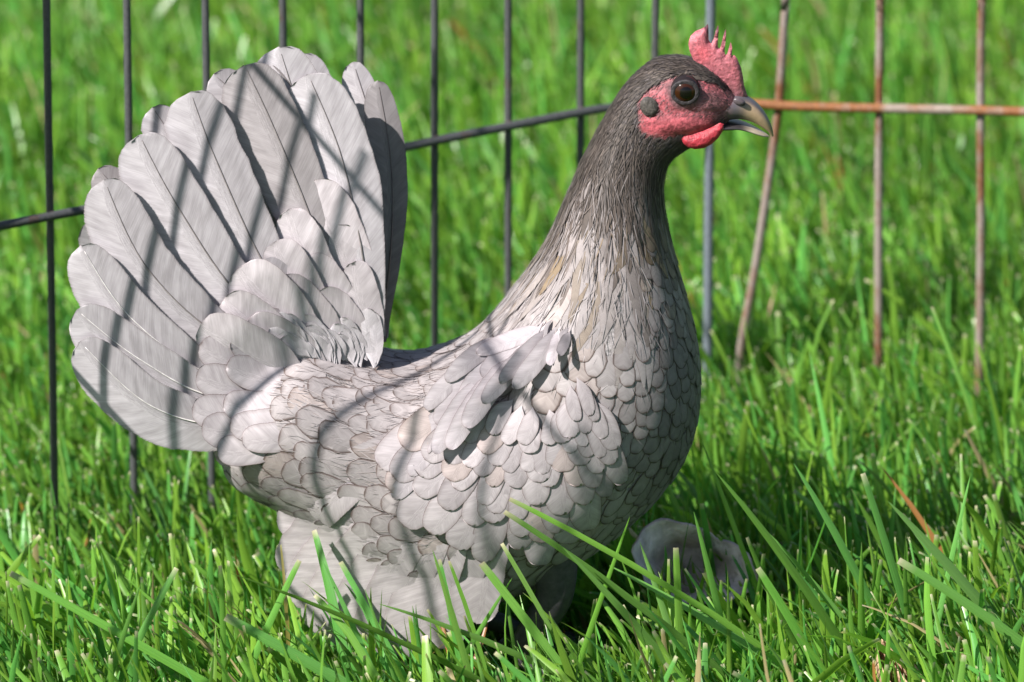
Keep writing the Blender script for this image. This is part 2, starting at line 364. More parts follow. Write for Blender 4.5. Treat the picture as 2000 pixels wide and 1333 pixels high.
def _slim(i, a, b):
    d = np.hypot(b[0] - a[0], b[1] - a[1]); u = ((b[0] - a[0]) / d, (b[1] - a[1]) / d)
    ka = np.interp(i, [11, 15, 18, 22, 25], [0, 6, 10, 9, 2]); kb = np.interp(i, [11, 14, 18, 20], [0, 5, 4, 0])
    return (a[0] + u[0] * ka, a[1] + u[1] * ka), (b[0] - u[0] * kb, b[1] - u[1] * kb)
RINGS = [(*_slim(i, a, b), w) for i, (a, b, w) in enumerate(RINGS)]
RU = np.array([P(a[0], a[1], 0.0) for a, b, w in RINGS]); RL = np.array([P(b[0], b[1], 0.0) for a, b, w in RINGS]); RW = np.array([[w * .001] for a, b, w in RINGS])
NR = len(RINGS)
def surf(s, th):
    """s in ring index units, th 0 at the back line, pi at the belly line; near side has Y < 0 for th in (0, pi)"""
    s = np.clip(np.asarray(s, float), 0, NR - 1 - 1e-6); th = np.asarray(th, float)
    U = crom_at(RU, s); L = crom_at(RL, s); W = crom_at(RW, s)[..., 0]
    c = (U + L) / 2; e = (U - L) / 2
    sh = smooth(16.5, 19.5, s)[..., None]                      # the plumage adds its own thickness below the head
    ln = np.linalg.norm(e, axis=-1, keepdims=True); e = e * (1 - .0013 * (1 - sh) / ln)
    co = np.cos(th)[..., None]; si = np.sin(th)
    p = c + e * co
    p[..., 1] += -W * np.sign(si) * np.abs(si) ** .9
    return p
def surf_frame(s, th):
    h = .02
    ds = (surf(s + h, th) - surf(s - h, th)) / (2 * h); dt = (surf(s, th + h) - surf(s, th - h)) / (2 * h)
    n = nrm(np.cross(ds, dt)); p = surf(s, th); c = surf(s, np.asarray(th) * 0) * .5 + surf(s, np.asarray(th) * 0 + np.pi) * .5
    sg = np.sign(np.sum(n * (p - c), -1, keepdims=True)); return p, n * sg, ds, dt
def to_px(p):
    v = p - CAM; d = v @ FWD; return 1000 + (v @ RGT) / d * FPX, 666.5 - (v @ UPV) / d * FPX

def near_p(p):
    q = np.array(p, float); q[:, 1] = -np.abs(q[:, 1]); return q
CROWN = np.array([(1100, 330), (1200, 255), (1238, 225), (1250, 186), (1280, 165), (1320, 147), (1365, 148), (1400, 168), (1432, 186), (1500, 215)], float)
def is_face(px, py):
    line = np.interp(px, CROWN[:, 0], CROWN[:, 1])
    low = np.interp(px, [1240, 1255, 1300, 1330, 1360, 1420], [240, 262, 272, 262, 268, 300])
    w = 5 * np.sin(px * .33) * np.sin(py * .27 + 1); return smooth(-10, 10, py - line + w) * smooth(1238, 1260, px + w) * (1 - smooth(-10, 8, py - low + w))
def tint_at(px, py, n):
    """feather colour by region of the bird, breast-front shade included (linear)"""
    base = np.array([.395, .357, .356])[None] * np.ones((n, 1))
    f = smooth(1190, 1365, px + .10 * (py - 700)) * smooth(330, 560, py); base = base * (1 - f[:, None]) + np.array([.16, .142, .147]) * f[:, None]  # darker grey breast front; its shade gradient is painted into the tint
    r = RNG.uniform(0, 1, (n, 1))
    pk = (r < .10) & (px[:, None] < 1200); base = np.where(pk, base * np.array([1.06, 1.0, .95]), base)
    base = base * RNG.uniform(.80, 1.12, (n, 1))
    edge_y = 600 - .0 * px
    t = smooth(660, 380, py + .25 * (1150 - px).clip(-200, 200) + RNG.normal(0, 28, n)) * (px > 880)
    g = RNG.uniform(0, 1, (n, 1))
    midc = np.where((g < .18) & (py[:, None] > 420), np.array([.215, .158, .098]), np.where(g < .48, np.array([.125, .098, .084]), np.array([.32, .282, .275]))) * RNG.uniform(.8, 1.15, (n, 1))
    base = base * (1 - t[:, None]) + midc * t[:, None]
    t2 = smooth(450, 285, py + RNG.normal(0, 35, n) - 110 * smooth(1235, 1300, px)) * (px > 1000)
    dkc = np.where(g < .35, np.array([.125, .10, .085]), np.array([.075, .060, .051])) * RNG.uniform(.75, 1.25, (n, 1))
    base = base * (1 - t2[:, None]) + dkc * t2[:, None]
    return base

# body mesh
ns, nt_ = 190, 72
ss = np.concatenate([np.linspace(0, 16, 90, endpoint=False), np.linspace(16, NR - 1, 100)])
th = np.linspace(0, 2 * np.pi, nt_, endpoint=False)
SS, TH = np.meshgrid(ss, th, indexing='ij')
V = surf(SS.ravel(), TH.ravel())
px, py = to_px(near_p(V))
fc = is_face(px, py)
# slight facial relief
nrmv = surf_frame(SS.ravel(), TH.ravel())[1]
relief = .0014 * np.exp(-(((px - 1337) / 62) ** 2 + ((py - 181) / 45) ** 2)) * 0 + .0012 * np.exp(-(((px - 1330) / 70) ** 2 + ((py - 245) / 18) ** 2)) - .0012 * np.exp(-(((px - 1345) / 75) ** 2 + ((py - 222) / 9) ** 2))
V = V + nrmv * (relief * fc)[:, None]
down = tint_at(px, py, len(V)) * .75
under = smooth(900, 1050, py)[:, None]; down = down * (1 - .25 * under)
red = np.array([.34, .068, .082])[None] * (1 + .25 * np.sin(px / 9 + 2 * np.sin(py / 13)) * np.sin(py / 7))[:, None]
mot = np.sin(px * .21 + 3 * np.sin(py * .17)) * np.sin(py * .26 + 2 * np.sin(px * .13)); red = red * (1 - .28 * np.clip(mot, 0, 1))[:, None] + np.array([.10, .07, .075]) * (.22 * np.clip(-mot, 0, 1))[:, None]
pale = np.exp(-(((px - 1300) / 45) ** 2 + ((py - 168) / 22) ** 2)) + np.exp(-(((px - 1390) / 30) ** 2 + ((py - 205) / 22) ** 2)) * 1.0 + .5 * np.exp(-(((px - 1340) / 55) ** 2 + ((py - 215) / 14) ** 2))
red = red * (1 - .55 * pale.clip(0, 1)[:, None]) + np.array([.32, .15, .16]) * (.55 * pale.clip(0, 1)[:, None])
halo = smooth(44, 28, np.hypot(px - 1338, (py - 181) * 1.05))[:, None] * .8; red = red * (1 - halo) + np.array([.085, .062, .066]) * halo
dk = smooth(1405, 1440, px)[:, None] * .8; red = red * (1 - dk) + np.array([.06, .05, .055]) * dk
lore = np.exp(-(((px - 1398) / 26) ** 2 + ((py - 196) / 26) ** 2))[:, None] * .55; red = red * (1 - lore) + np.array([.16, .105, .11]) * lore
gape = np.exp(-(((px - 1412) / 26) ** 2 + ((py - 233) / 13) ** 2))[:, None].clip(0, 1); red = red * (1 - gape) + np.array([.025, .022, .022]) * gape
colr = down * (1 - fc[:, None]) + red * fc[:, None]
F = grid_faces(ns, nt_, 0, True)
k = len(V); V = np.vstack([V, surf(np.array([0.]), np.array([0.])) * .5 + surf(np.array([0.]), np.array([np.pi])) * .5, surf(np.array([NR - 1.]), np.array([0.])) * .5 + surf(np.array([NR - 1.]), np.array([np.pi])) * .5])
colr = np.vstack([colr, colr[:1], colr[-1:]])
i = np.arange(nt_); j = (i + 1) % nt_
me = bpy.data.meshes.new('body')
me.from_pydata(V.tolist(), [], F.tolist() + [(k, int(b), int(a)) for a, b in zip(i, j)] + [(k + 1, int((ns - 1) * nt_ + a), int((ns - 1) * nt_ + b)) for a, b in zip(i, j)])
bm = bmesh.new(); bm.from_mesh(me); bmesh.ops.recalc_face_normals(bm, faces=bm.faces)
for f in bm.faces: f.smooth = True
bm.to_mesh(me); bm.free()
a = me.color_attributes.new('Col', 'FLOAT_COLOR', 'POINT'); a.data.foreach_set('color', np.hstack([colr, np.ones((len(colr), 1))]).astype(np.float32).ravel())
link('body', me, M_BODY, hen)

# ------------------------------------------------------------------ hen: small feathers that follow the body
def width_profile(v, kind):
    if kind == 'hackle':
        return np.where(v < .35, .5 + .5 * smooth(0, .35, v), 1 - ((v - .35) / .65).clip(0, 1) ** 1.7).clip(.03, 1)
    if kind == 'flight':
        return np.where(v < .72, .42 + .58 * smooth(0, .6, v), np.sqrt(np.clip(1 - ((v - .72) / .28) ** 2.4, 0, 1))).clip(.02, 1)
    return np.where(v < .58, .55 + .45 * smooth(0, .5, v), np.sqrt(np.clip(1 - ((v - .58) / .42) ** 2.2, 0, 1))).clip(.02, 1)
UU = np.array([-1, -.80, -.4, 0, .4, .80, 1.0]); VV = np.array([0, .25, .5, .7, .84, .93, .98, 1.0])
NU, NV = len(UU), len(VV)
GF = grid_faces(NV, NU)
EDGE = np.maximum(np.where(np.abs(UU) > .95, 1, 0)[None] * np.ones((NV, 1)), np.where(VV > .97, 1.0, 0)[:, None]); EDGE[:3] *= .6
LACE = np.maximum(np.interp(np.abs(UU), [.4, .8, 1], [0, .10, 1])[None] * np.ones((NV, 1)), np.interp(VV, [.7, .84, .93, 1], [0, .02, .22, 1])[:, None])
FRAY = np.maximum(np.interp(np.abs(UU), [.4, .8, 1], [0, .05, .72])[None] * np.ones((NV, 1)), np.interp(VV, [.7, .84, .93, .98, 1], [0, .05, .2, .5, .85])[:, None])
FRAYH = np.maximum(np.interp(np.abs(UU), [.4, .8, 1], [.12, .42, .95])[None] * np.ones((NV, 1)), np.interp(VV, [.5, .84, .93, 1], [0, .38, .55, 1])[:, None])
def body_feathers(s, t, L, W, ang, lift, kinds, tint, lace):
    """vectorised: every feather is a curved scale lying along the body surface"""
    n = len(s); p, nn, ds, dt = surf_frame(s, t)
    ls = np.linalg.norm(ds, axis=1)
    fd = -nrm(ds); ld = nrm(np.cross(nn, fd)); side = np.sign(np.sum(ld * np.array([0, 0, -1.0]), 1) + 1e-9)
    E = np.sum(ds * ds, 1); Fm = np.sum(ds * dt, 1); Gm = np.maximum(np.sum(dt * dt, 1), 1.6e-5); det = np.maximum(E * Gm - Fm * Fm, 1e-12)
    prof = np.where(kinds[:, None] == 1, width_profile(VV, 'hackle')[None], width_profile(VV, 'contour')[None])
    v = (VV[None] * L[:, None])[..., None]; u = (prof * W[:, None] / 2)[..., None] * UU[None, None]
    u = u * (1 + .06 * RNG.standard_normal((n, NV, 1)))
    ca = np.cos(ang)[:, None, None]; sa = (np.sin(ang) * side)[:, None, None]
    a = v * ca - u * sa; b = u * ca + v * sa                          # along the flow, across it
    f1, f2 = np.sum(fd * ds, 1), np.sum(fd * dt, 1); l1, l2 = np.sum(ld * ds, 1), np.sum(ld * dt, 1)
    X1 = a * f1[:, None, None] + b * l1[:, None, None]; X2 = a * f2[:, None, None] + b * l2[:, None, None]
    S2 = s[:, None, None] + (Gm[:, None, None] * X1 - Fm[:, None, None] * X2) / det[:, None, None]
    T2 = t[:, None, None] + (E[:, None, None] * X2 - Fm[:, None, None] * X1) / det[:, None, None]
    sh = S2.shape; Q, N, _, _ = surf_frame(S2.ravel(), T2.ravel()); Q = Q.reshape(*sh, 3); N = N.reshape(*sh, 3)
    over = np.clip(-S2, 0, None) * ls[:, None, None]                  # past the rear end: run on straight
    ex = np.stack([np.full(n, -.9), -.15 * np.sin(t), .42 * np.cos(t) - .05], -1); Q = Q + over[..., None] * ex[:, None, None]
    h = .0003 + lift[:, None, None] * (VV[None, :, None] ** 1.15) - (.012 * W[:, None, None]) * UU[None, None] ** 2 * prof[..., None] + RNG.normal(0, .00007, (n, 1, 1))
    Q = Q + N * h[..., None]
    um = np.abs(u) * 100; vm = v * 100 * np.ones_like(u)
    uv = np.stack([vm - um * .9 + RNG.uniform(0, 50, (n, 1, 1)), um], -1)
    C = tint[:, None, None] * np.ones((1, NV, NU, 1))
    HE = np.interp(np.abs(UU), [.4, .8, 1], [0, .04, .5])[None] * np.ones((NV, 1)); ed_ = np.where(kinds[:, None, None] == 1, HE[None], LACE[None])
    LC = np.stack([ed_ * np.ones((n, 1, 1)), lace[:, None, None] * np.ones((1, NV, NU)), np.where(kinds[:, None, None] == 1, FRAYH[None], FRAY[None]) * np.ones((n, 1, 1))], -1)
    return Q.reshape(n, -1, 3), C.reshape(n, -1, 3), LC.reshape(n, -1, 3), uv.reshape(n, -1, 2)

def region_params(px, py, y):
    """feather length, width (px), lift (mm) and extra down-turn by place on the bird"""
    n = len(px)
    L = np.full(n, 74.); W = np.full(n, 56.); lift = np.full(n, .55); kind = np.zeros(n); ang = np.full(n, .15); lace = np.full(n, 1.05)
    rump = (px < 760); L[rump] = 84; W[rump] = 66; rear = smooth(600, 470, px); L = L + 55 * rear; W = W + 26 * rear
    belly = (py > 940) & (px > 600); L[belly] = 92; W[belly] = 62; lift[belly] = .8
    back = (px > 740) & (px < 1000) & (py < 860); L[back] = 56; W[back] = 44
    br = smooth(1030, 1270, px) * smooth(520, 640, py); L = L * (1 - br) + 58 * br; W = W * (1 - br) + 34 * br; lace = np.maximum(lace, br * 1.35)
    ang = np.where((px > 1000) & (py > 600), .30, ang)
    hk = (py < 560 + .0 * px) & (px > 960); hk |= (px > 980) & (px < 1330) & (py < 640 + .15 * (px - 1100) - RNG.uniform(0, 60, n))
    sc = smooth(180, 480, py)
    L = np.where(hk, 55 + 80 * sc, L); W = np.where(hk, 9 + 12 * sc, W); lift = np.where(hk, .42, lift); kind = np.where(hk, 1, kind); ang = np.where(hk, .02, ang); lace = np.where(hk, .9, lace)
    fr = hk & (px > 1255) & (py > 430); L = np.where(fr, 52, L); W = np.where(fr, 27, W); kind = np.where(fr, 0, kind); lace = np.where(fr, .95, lace)
    hd = (px > 1195) & (py < 270); L = np.where(hd, 34, L); W = np.where(hd, 7.5, W); lift = np.where(hd, .35, lift)
    return L, W, lift, kind, ang, lace
NC = 90000
cs = RNG.uniform(.75, 24.3, NC); ct = RNG.uniform(0, 2 * np.pi, NC)
cp, cn, cds, cdt = surf_frame(cs, ct)
area = np.linalg.norm(np.cross(cds, cdt), axis=1)
wgt = RNG.uniform(0, 1, NC)
cpx, cpy = to_px(near_p(cp))
cL, cW, clift, ckind, cang, clace = region_params(cpx, cpy, cp[:, 1])
keep = (is_face(cpx, cpy) < .25) & ~((cpx > 1408) & (cpy > 140) & (cpy < 300))
keep &= wgt < area / np.percentile(area, 90) * (50 / cW) ** 1.2
idx = np.where(keep)[0]
fdir = -nrm(cds); ldir = nrm(np.cross(cn, fdir))
acc = []; accp = np.zeros((14000, 3))
for q in idx:
    m = len(acc)
    if m >= 13990: break
    if m:
        d = accp[:m] - cp[q]; near = np.abs(d).max(1) < .02
        if near.any():
            dd = d[near]; du = (dd @ ldir[q]) / (cW[q] * MM * (.66 if ckind[q] == 0 else .55)); dv = (dd @ fdir[q]) / (cL[q] * MM * .40)
            dn = (dd @ cn[q]) / .01
            if (du * du + dv * dv + dn * dn < 1).any(): continue
    accp[m] = cp[q]; acc.append(q)
acc = np.array(acc); print('body feathers', len(acc))
s_, t_ = cs[acc], ct[acc]
lt = tint_at(cpx[acc], cpy[acc], len(acc))
Lm = cL[acc] * MM * RNG.uniform(.88, 1.15, len(acc)); Wm = cW[acc] * MM * RNG.uniform(.88, 1.15, len(acc))
Q, C, LC, UVs = body_feathers(s_, t_, Lm, Wm, cang[acc] + RNG.normal(0, .14, len(acc)), clift[acc] * .001 * RNG.uniform(.7, 1.35, len(acc)), ckind[acc], lt, clace[acc])
# fine barbs that lie over the scales and soften them
def strands(sel, Lpx, Wpx, liftm, cm):
    n = len(sel); s0, t0 = cs[sel], ct[sel]; p, nn, ds, dt = surf_frame(s0, t0); fd = -nrm(ds); ld = nrm(np.cross(nn, fd))
    E = np.sum(ds * ds, 1); Fm = np.sum(ds * dt, 1); Gm = np.maximum(np.sum(dt * dt, 1), 1.6e-5); det = np.maximum(E * Gm - Fm * Fm, 1e-12)
    vv = np.array([0, .4, .75, 1.0]); wv = np.array([.6, 1, .7, .1]); an = cang[sel] * np.sign(np.sum(ld * np.array([0, 0, -1.0]), 1) + 1e-9) + RNG.normal(0, .22, n)
    a_ = (vv[None] * (Lpx * MM)[:, None])[..., None]; u_ = (wv[None] * (Wpx * MM)[:, None] / 2)[..., None] * np.array([-1, 1.0])
    A_ = a_ * np.cos(an)[:, None, None] - u_ * np.sin(an)[:, None, None]; B_ = u_ * np.cos(an)[:, None, None] + a_ * np.sin(an)[:, None, None]
    f1, f2 = np.sum(fd * ds, 1)[:, None, None], np.sum(fd * dt, 1)[:, None, None]; l1, l2 = np.sum(ld * ds, 1)[:, None, None], np.sum(ld * dt, 1)[:, None, None]
    X1 = A_ * f1 + B_ * l1; X2 = A_ * f2 + B_ * l2; k = lambda q: q[:, None, None]
    S2 = s0[:, None, None] + (k(Gm) * X1 - k(Fm) * X2) / k(det); T2 = t0[:, None, None] + (k(E) * X2 - k(Fm) * X1) / k(det)
    Q, N, _, _ = surf_frame(S2.ravel(), T2.ravel()); Q = Q + np.clip(-S2.ravel(), 0, None)[:, None] * np.repeat(np.sqrt(E), 8)[:, None] * np.array([-.75, 0, -.45])
    V = Q + N * (liftm * (.25 + .75 * np.tile(np.repeat(vv, 2), n)) * np.repeat(RNG.uniform(.8, 1.3, n), 8))[:, None]
    Cc = np.repeat(tint_at(cpx[sel], cpy[sel], n) * cm * RNG.uniform(.72, 1.22, (n, 1)), 8, 0)
    F = (grid_faces(4, 2)[None] + (np.arange(n) * 8)[:, None, None]).reshape(-1, 4)
    return V, F, Cc, np.zeros((n * 8, 3)), np.repeat(RNG.uniform(0, 40, (n, 2)), 8, 0)
pool = idx[~np.isin(idx, acc)]; nk = pool[(cpy[pool] < 640) & (cpx[pool] > 960)]; bd = pool[(cpy[pool] >= 560)]
nk = nk[RNG.random(len(nk)) < np.interp(cpy[nk], [230, 320, 420, 560], [.8, .35, .14, .05]) * np.where(cpx[nk] > 1255 + .2 * (cpy[nk] - 400), .5, 1)]; nk = nk[:4500]; bd = bd[RNG.random(len(bd)) < np.where(cpx[bd] > 1040, .10, .8)][:7000]
STR = [strands(nk, np.where(cpy[nk] < 270, 26, 60) * RNG.uniform(.6, 1.2, len(nk)), np.full(len(nk), 2.0), .0011, .85), strands(bd, RNG.uniform(22, 48, len(bd)), np.full(len(bd), 1.3), .0011, 1.05)]
near_side = (np.sin(t_) > .15)
size = Lm * Wm * np.where(near_side, 1, 0); order = np.argsort(-size); single = set(order[:270].tolist())
rest = [i for i in range(len(acc)) if i not in single]
for i in single:
    me = make_mesh('contour_feather', Q[i], GF, {'Col': C[i], 'Lace': LC[i]}, UVs[i]); link('contour_feather', me, M_FEATHER, hen)
JV, JF, JC, JL, JU = [Q[rest].reshape(-1, 3)], [(GF[None] + (np.arange(len(rest)) * NU * NV)[:, None, None]).reshape(-1, 4)], [C[rest].reshape(-1, 3)], [LC[rest].reshape(-1, 3)], [UVs[rest].reshape(-1, 2)]
joff = [len(rest) * NU * NV]
def join_plumage(V, F, C, L, U):
    JV.append(V); JF.append(F + joff[0]); JC.append(C); JL.append(L); JU.append(U); joff[0] += len(V)

for st in STR: join_plumage(*st)
# ------------------------------------------------------------------ hen: long feathers of tail and wing
def long_feather(spine_px, yfun, width, tint, kind='flight', twist=.10, cup=.06, name='tail_feather', lace=.35, nu=13, nv=26, shaft=(.55, .52, .5), mirror=False, join=False, bend=0.0, notch=0, lift=0.0, far=False, shaft_r=1.0, sink=0.0, drape=False):
    """spine_px: pixel points root..tip; yfun(px,py) gives the depth; twist tips the left edge towards the viewer"""
    sp = crom(spine_px, nv); v = np.linspace(0, 1, nv)
    v = 1 - (1 - v) ** 1.25; sp = crom_at(np.asarray(spine_px, float), v * (len(spine_px) - 1))
    y = np.array([float(yfun(a, b)) for a, b in sp]) - lift * v ** 1.5 + sink * (1 - v) ** 2
    c = P(sp[:, 0], sp[:, 1], y)
    T = nrm(np.gradient(c, axis=0)); Nn = np.array([0, -1.0, 0]) + 0 * T; N = nrm(Nn - np.sum(Nn * T, 1, keepdims=True) * T)
    A = nrm(np.cross(N, T))                                           # lateral
    sgn = -np.sign(A[:, :1] + 1e-9)                                   # towards the left of the picture
    uu = np.sin(np.linspace(-1, 1, nu) * np.pi / 2)
    pr = width_profile(v, kind)
    if kind == 'contour': pr = pr * (.06 + .94 * smooth(-.02, .32, v))
    w = pr[:, None] * uu[None] * width * MM / 2
    asym = 1 + (.16 if kind == 'flight' else .05) * np.sign(uu)[None] * sgn
    w = w * asym * (1 + .018 * RNG.standard_normal((nv, 1)))
    wv = .00035 * np.sin(v[:, None] * 9 + RNG.uniform(0, 6)) * uu[None]
    h = -cup * np.abs(w) + wv
    tw = twist * (w * sgn)
    V = c[:, None] + A[:, None] * w[..., None] + N[:, None] * (h + tw)[..., None]
    if drape:
        t2_ = np.gradient(sp, axis=0); t2_ = t2_ / np.linalg.norm(t2_, axis=1, keepdims=True); n2_ = np.stack([-t2_[:, 1], t2_[:, 0]], -1)
        q2 = sp[:, None] + n2_[:, None] * (w / MM)[..., None] * np.sign(np.sum(n2_ * A[:, [0, 2]] * np.array([1, -1]), 1))[:, None, None]
        yv = np.array([[float(yfun(a_, b_)) for a_, b_ in r_] for r_ in q2]) - (lift * v ** 1.5 - sink * (1 - v) ** 2)[:, None] + cup * np.abs(w) * .4
        V = P(q2[..., 0].ravel(), q2[..., 1].ravel(), yv.ravel()).reshape(nv, nu, 3)
    # split barbs
    tipf = np.clip((v - .75) / .25, 0, 1)[:, None]
    V += T[:, None] * (RNG.normal(0, .00012, (1, nu)) * tipf)[..., None]
    for _ in range(notch):
        kk = RNG.integers(nv // 2, nv - 2); sd = -1 if RNG.random() < .5 else 1; col_ = 0 if sd < 0 else nu - 1
        V[kk, col_] = V[kk, col_] * .55 + V[kk, nu // 2] * .45
    if mirror: V = V * np.array([1, -1, 1]); c = c * np.array([1, -1, 1]); N = N * np.array([1, -1, 1])
    ar = np.concatenate([[0], np.cumsum(np.linalg.norm(np.diff(c, axis=0), axis=1))])
    um = np.abs(w) * 100; uv = np.stack([ar[:, None] * 100 - um * .9 + RNG.uniform(0, 50), um + (uu[None] > 0) * 7], -1)
    ed = np.interp(np.abs(uu), [.84, .95, 1], [0, .3, 1])[None] * np.ones((nv, 1)) if kind == 'contour' else np.interp(np.abs(uu), [.9, 1], [0, 1])[None] * np.ones((nv, 1)); ed = np.maximum(ed, np.interp(v, [.92, .985, 1], [0, .3, .8])[:, None]) if kind == 'contour' else np.maximum(ed, np.interp(v, [.985, 1], [0, .6])[:, None])
    LCc = np.stack([ed, np.full_like(ed, lace), ed], -1)
    tone = np.where((uu * np.sign(A[nv // 2, 0]))[None] * np.ones((nv, 1)) < 0, 1.05, .80 if (kind == 'flight' and name == 'tail_feather') else .97) * RNG.uniform(.93, 1.05)  # two-tone vanes; the tail's darker right one also carries its neighbour's painted shadow
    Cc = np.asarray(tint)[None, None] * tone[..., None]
    Fq = grid_faces(nv, nu)
    V = V.reshape(-1, 3)
    if join:
        join_plumage(V, Fq, Cc.reshape(-1, 3), LCc.reshape(-1, 3), uv.reshape(-1, 2)); return
    o = link(name, make_mesh(name, V, Fq, {'Col': Cc.reshape(-1, 3), 'Lace': LCc.reshape(-1, 3)}, uv.reshape(-1, 2)), M_FEATHER, hen)
    if shaft is not None:
        k = int(nv * .93); r = np.interp(v[:k], [0, 1], [.00048 * shaft_r, .00010 * shaft_r])
        link('feather_shaft', tube_mesh('feather_shaft', c[:k] + N[:k] * .00018 * shaft_r ** 2, r, 6, 0, shaft), M_LEG, o)
    return o
LAV = np.array([.495, .463, .482]); DRK = np.array([.30, .275, .28])
def ty(off): return lambda a, b: tail_y(a, b) - off
tails = [  # spine, width, tint factor
    ([(728, 660), (705, 480), (665, 300), (602, 146)], 150, LAV * 1.02, .0020),
    ([(700, 660), (650, 470), (600, 270), (545, 92)], 150, LAV * 1.0, -.0030),
    ([(682, 672), (612, 440), (535, 250), (478, 128)], 138, DRK * 1.12, .0),
    ([(660, 690), (530, 540), (425, 320), (372, 180)], 138, LAV * .86, .0),
    ([(640, 700), (470, 580), (345, 400), (272, 264)], 140, LAV * .84, .0),
    ([(620, 715), (430, 655), (285, 520), (203, 352)], 132, LAV * .86, .0),
    ([(600, 735), (420, 735), (255, 620), (158, 480)], 120, LAV * .92, .0),
    ([(590, 760), (420, 775), (270, 700), (150, 606)], 118, LAV * .95, .0),
    ([(580, 790), (440, 830), (290, 790), (156, 668)], 120, LAV * .92, .0),
]
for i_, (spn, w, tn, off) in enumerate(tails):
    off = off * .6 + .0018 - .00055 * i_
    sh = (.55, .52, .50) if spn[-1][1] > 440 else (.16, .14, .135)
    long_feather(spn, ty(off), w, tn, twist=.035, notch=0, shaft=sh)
# feathers of the far half of the fan, their tips show between the near ones
for spn, w, tn, off in [([(720, 640), (620, 420), (500, 230), (418, 145)], 100, LAV * .85, -.010), ([(690, 650), (520, 480), (370, 310), (298, 210)], 95, LAV * .8, -.012),
                        ([(660, 670), (450, 560), (290, 430), (192, 330)], 90, DRK, -.014), ([(640, 690), (430, 640), (270, 600), (165, 575)], 80, LAV * .9, -.008),
                        ([(745, 660), (752, 480), (738, 290), (690, 122)], 78, LAV * 1.0, -.020), ([(742, 668), (764, 480), (764, 320), (738, 158)], 74, DRK * .82, -.012),
                        ([(735, 660), (690, 400), (630, 240), (590, 105)], 110, LAV * .95, -.016)]:
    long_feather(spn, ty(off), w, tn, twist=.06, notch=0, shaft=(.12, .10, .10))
for spn, w, tn, off in tails[2:]:
    long_feather([(a + RNG.uniform(-6, 6) + 12, b + 30) for a, b in spn], lambda a, b: min(tail_y(a, b) + .002, -tail_y(a, b) - .007), w, tn * .95, twist=.1, mirror=True, shaft=None)
# tail coverts
cov = [((705, 620), (660, 480), (612, 352), 128, 1.08), ((662, 640), (610, 520), (566, 408), 95, 1.0), ((712, 640), (690, 540), (660, 440), 90, .98), ((640, 660), (585, 560), (540, 470), 95, 1.02),
       ((690, 660), (650, 580), (600, 500), 95, 1.0), ((610, 690), (540, 600), (468, 522), 125, 1.1), ((655, 680), (600, 610), (540, 545), 100, 1.0), ((600, 700), (520, 650), (440, 580), 100, 1.06),
       ((585, 725), (490, 690), (392, 632), 118, 1.08), ((590, 735), (500, 735), (400, 700), 100, 1.0), ((585, 750), (490, 765), (372, 768), 120, 1.04), ((580, 780), (490, 815), (385, 832), 125, 1.02),
       ((580, 810), (500, 860), (415, 880), 110, .98), ((625, 705), (555, 670), (485, 625), 92, 1.02), ((700, 660), (665, 615), (620, 570), 80, .98), ((620, 720), (550, 715), (470, 690), 90, .97),
       ((620, 740), (555, 755), (470, 745), 92, .97), ((720, 655), (712, 590), (695, 510), 70, 1.0)]
for n_, (a, b, c_, w, f) in enumerate(cov):
    a = (a[0] + 26, a[1] + 26)
    long_feather([a, b, c_], ty(.0016 + .00012 * n_ - (.013 if c_[1] > 685 else 0)), w, LAV * f * np.array([1.02, .99, .985]), kind='contour', twist=.03, cup=.02, name='tail_covert', lace=.4, nu=9, nv=14, shaft=None, lift=.0004)
    long_feather([(a[0], a[1] + 20), (b[0], b[1] + 20), (c_[0], c_[1] + 20)], ty(.002), w, LAV * f, kind='contour', twist=.05, cup=.1, lace=.5, nu=9, nv=12, mirror=True, join=True)
# body depth under a pixel, so that wing and rump feathers hug the body
_s, _t = np.meshgrid(np.linspace(0, 15, 280), np.linspace(.02, np.pi - .02, 160), indexing='ij'); _p = surf(_s.ravel(), _t.ravel()); _x, _y = to_px(_p)
BG = np.zeros((150, 180)); _ix = np.clip((_x / 8).astype(int), 0, 179); _iy = np.clip((_y / 8).astype(int), 0, 149)
np.minimum.at(BG, (_iy, _ix), _p[:, 1])
for _ in range(6):
    BG = (BG + np.roll(BG, 1, 0) + np.roll(BG, -1, 0) + np.roll(BG, 1, 1) + np.roll(BG, -1, 1)) / 5
def body_y(px, py):
    fx = min(max(px / 8 - .5, 0), 178); fy = min(max(py / 8 - .5, 0), 148); i, j = int(fx), int(fy); a, b = fx - i, fy - j
    return (BG[j, i] * (1 - a) + BG[j, i + 1] * a) * (1 - b) + (BG[j + 1, i] * (1 - a) + BG[j + 1, i + 1] * a) * b
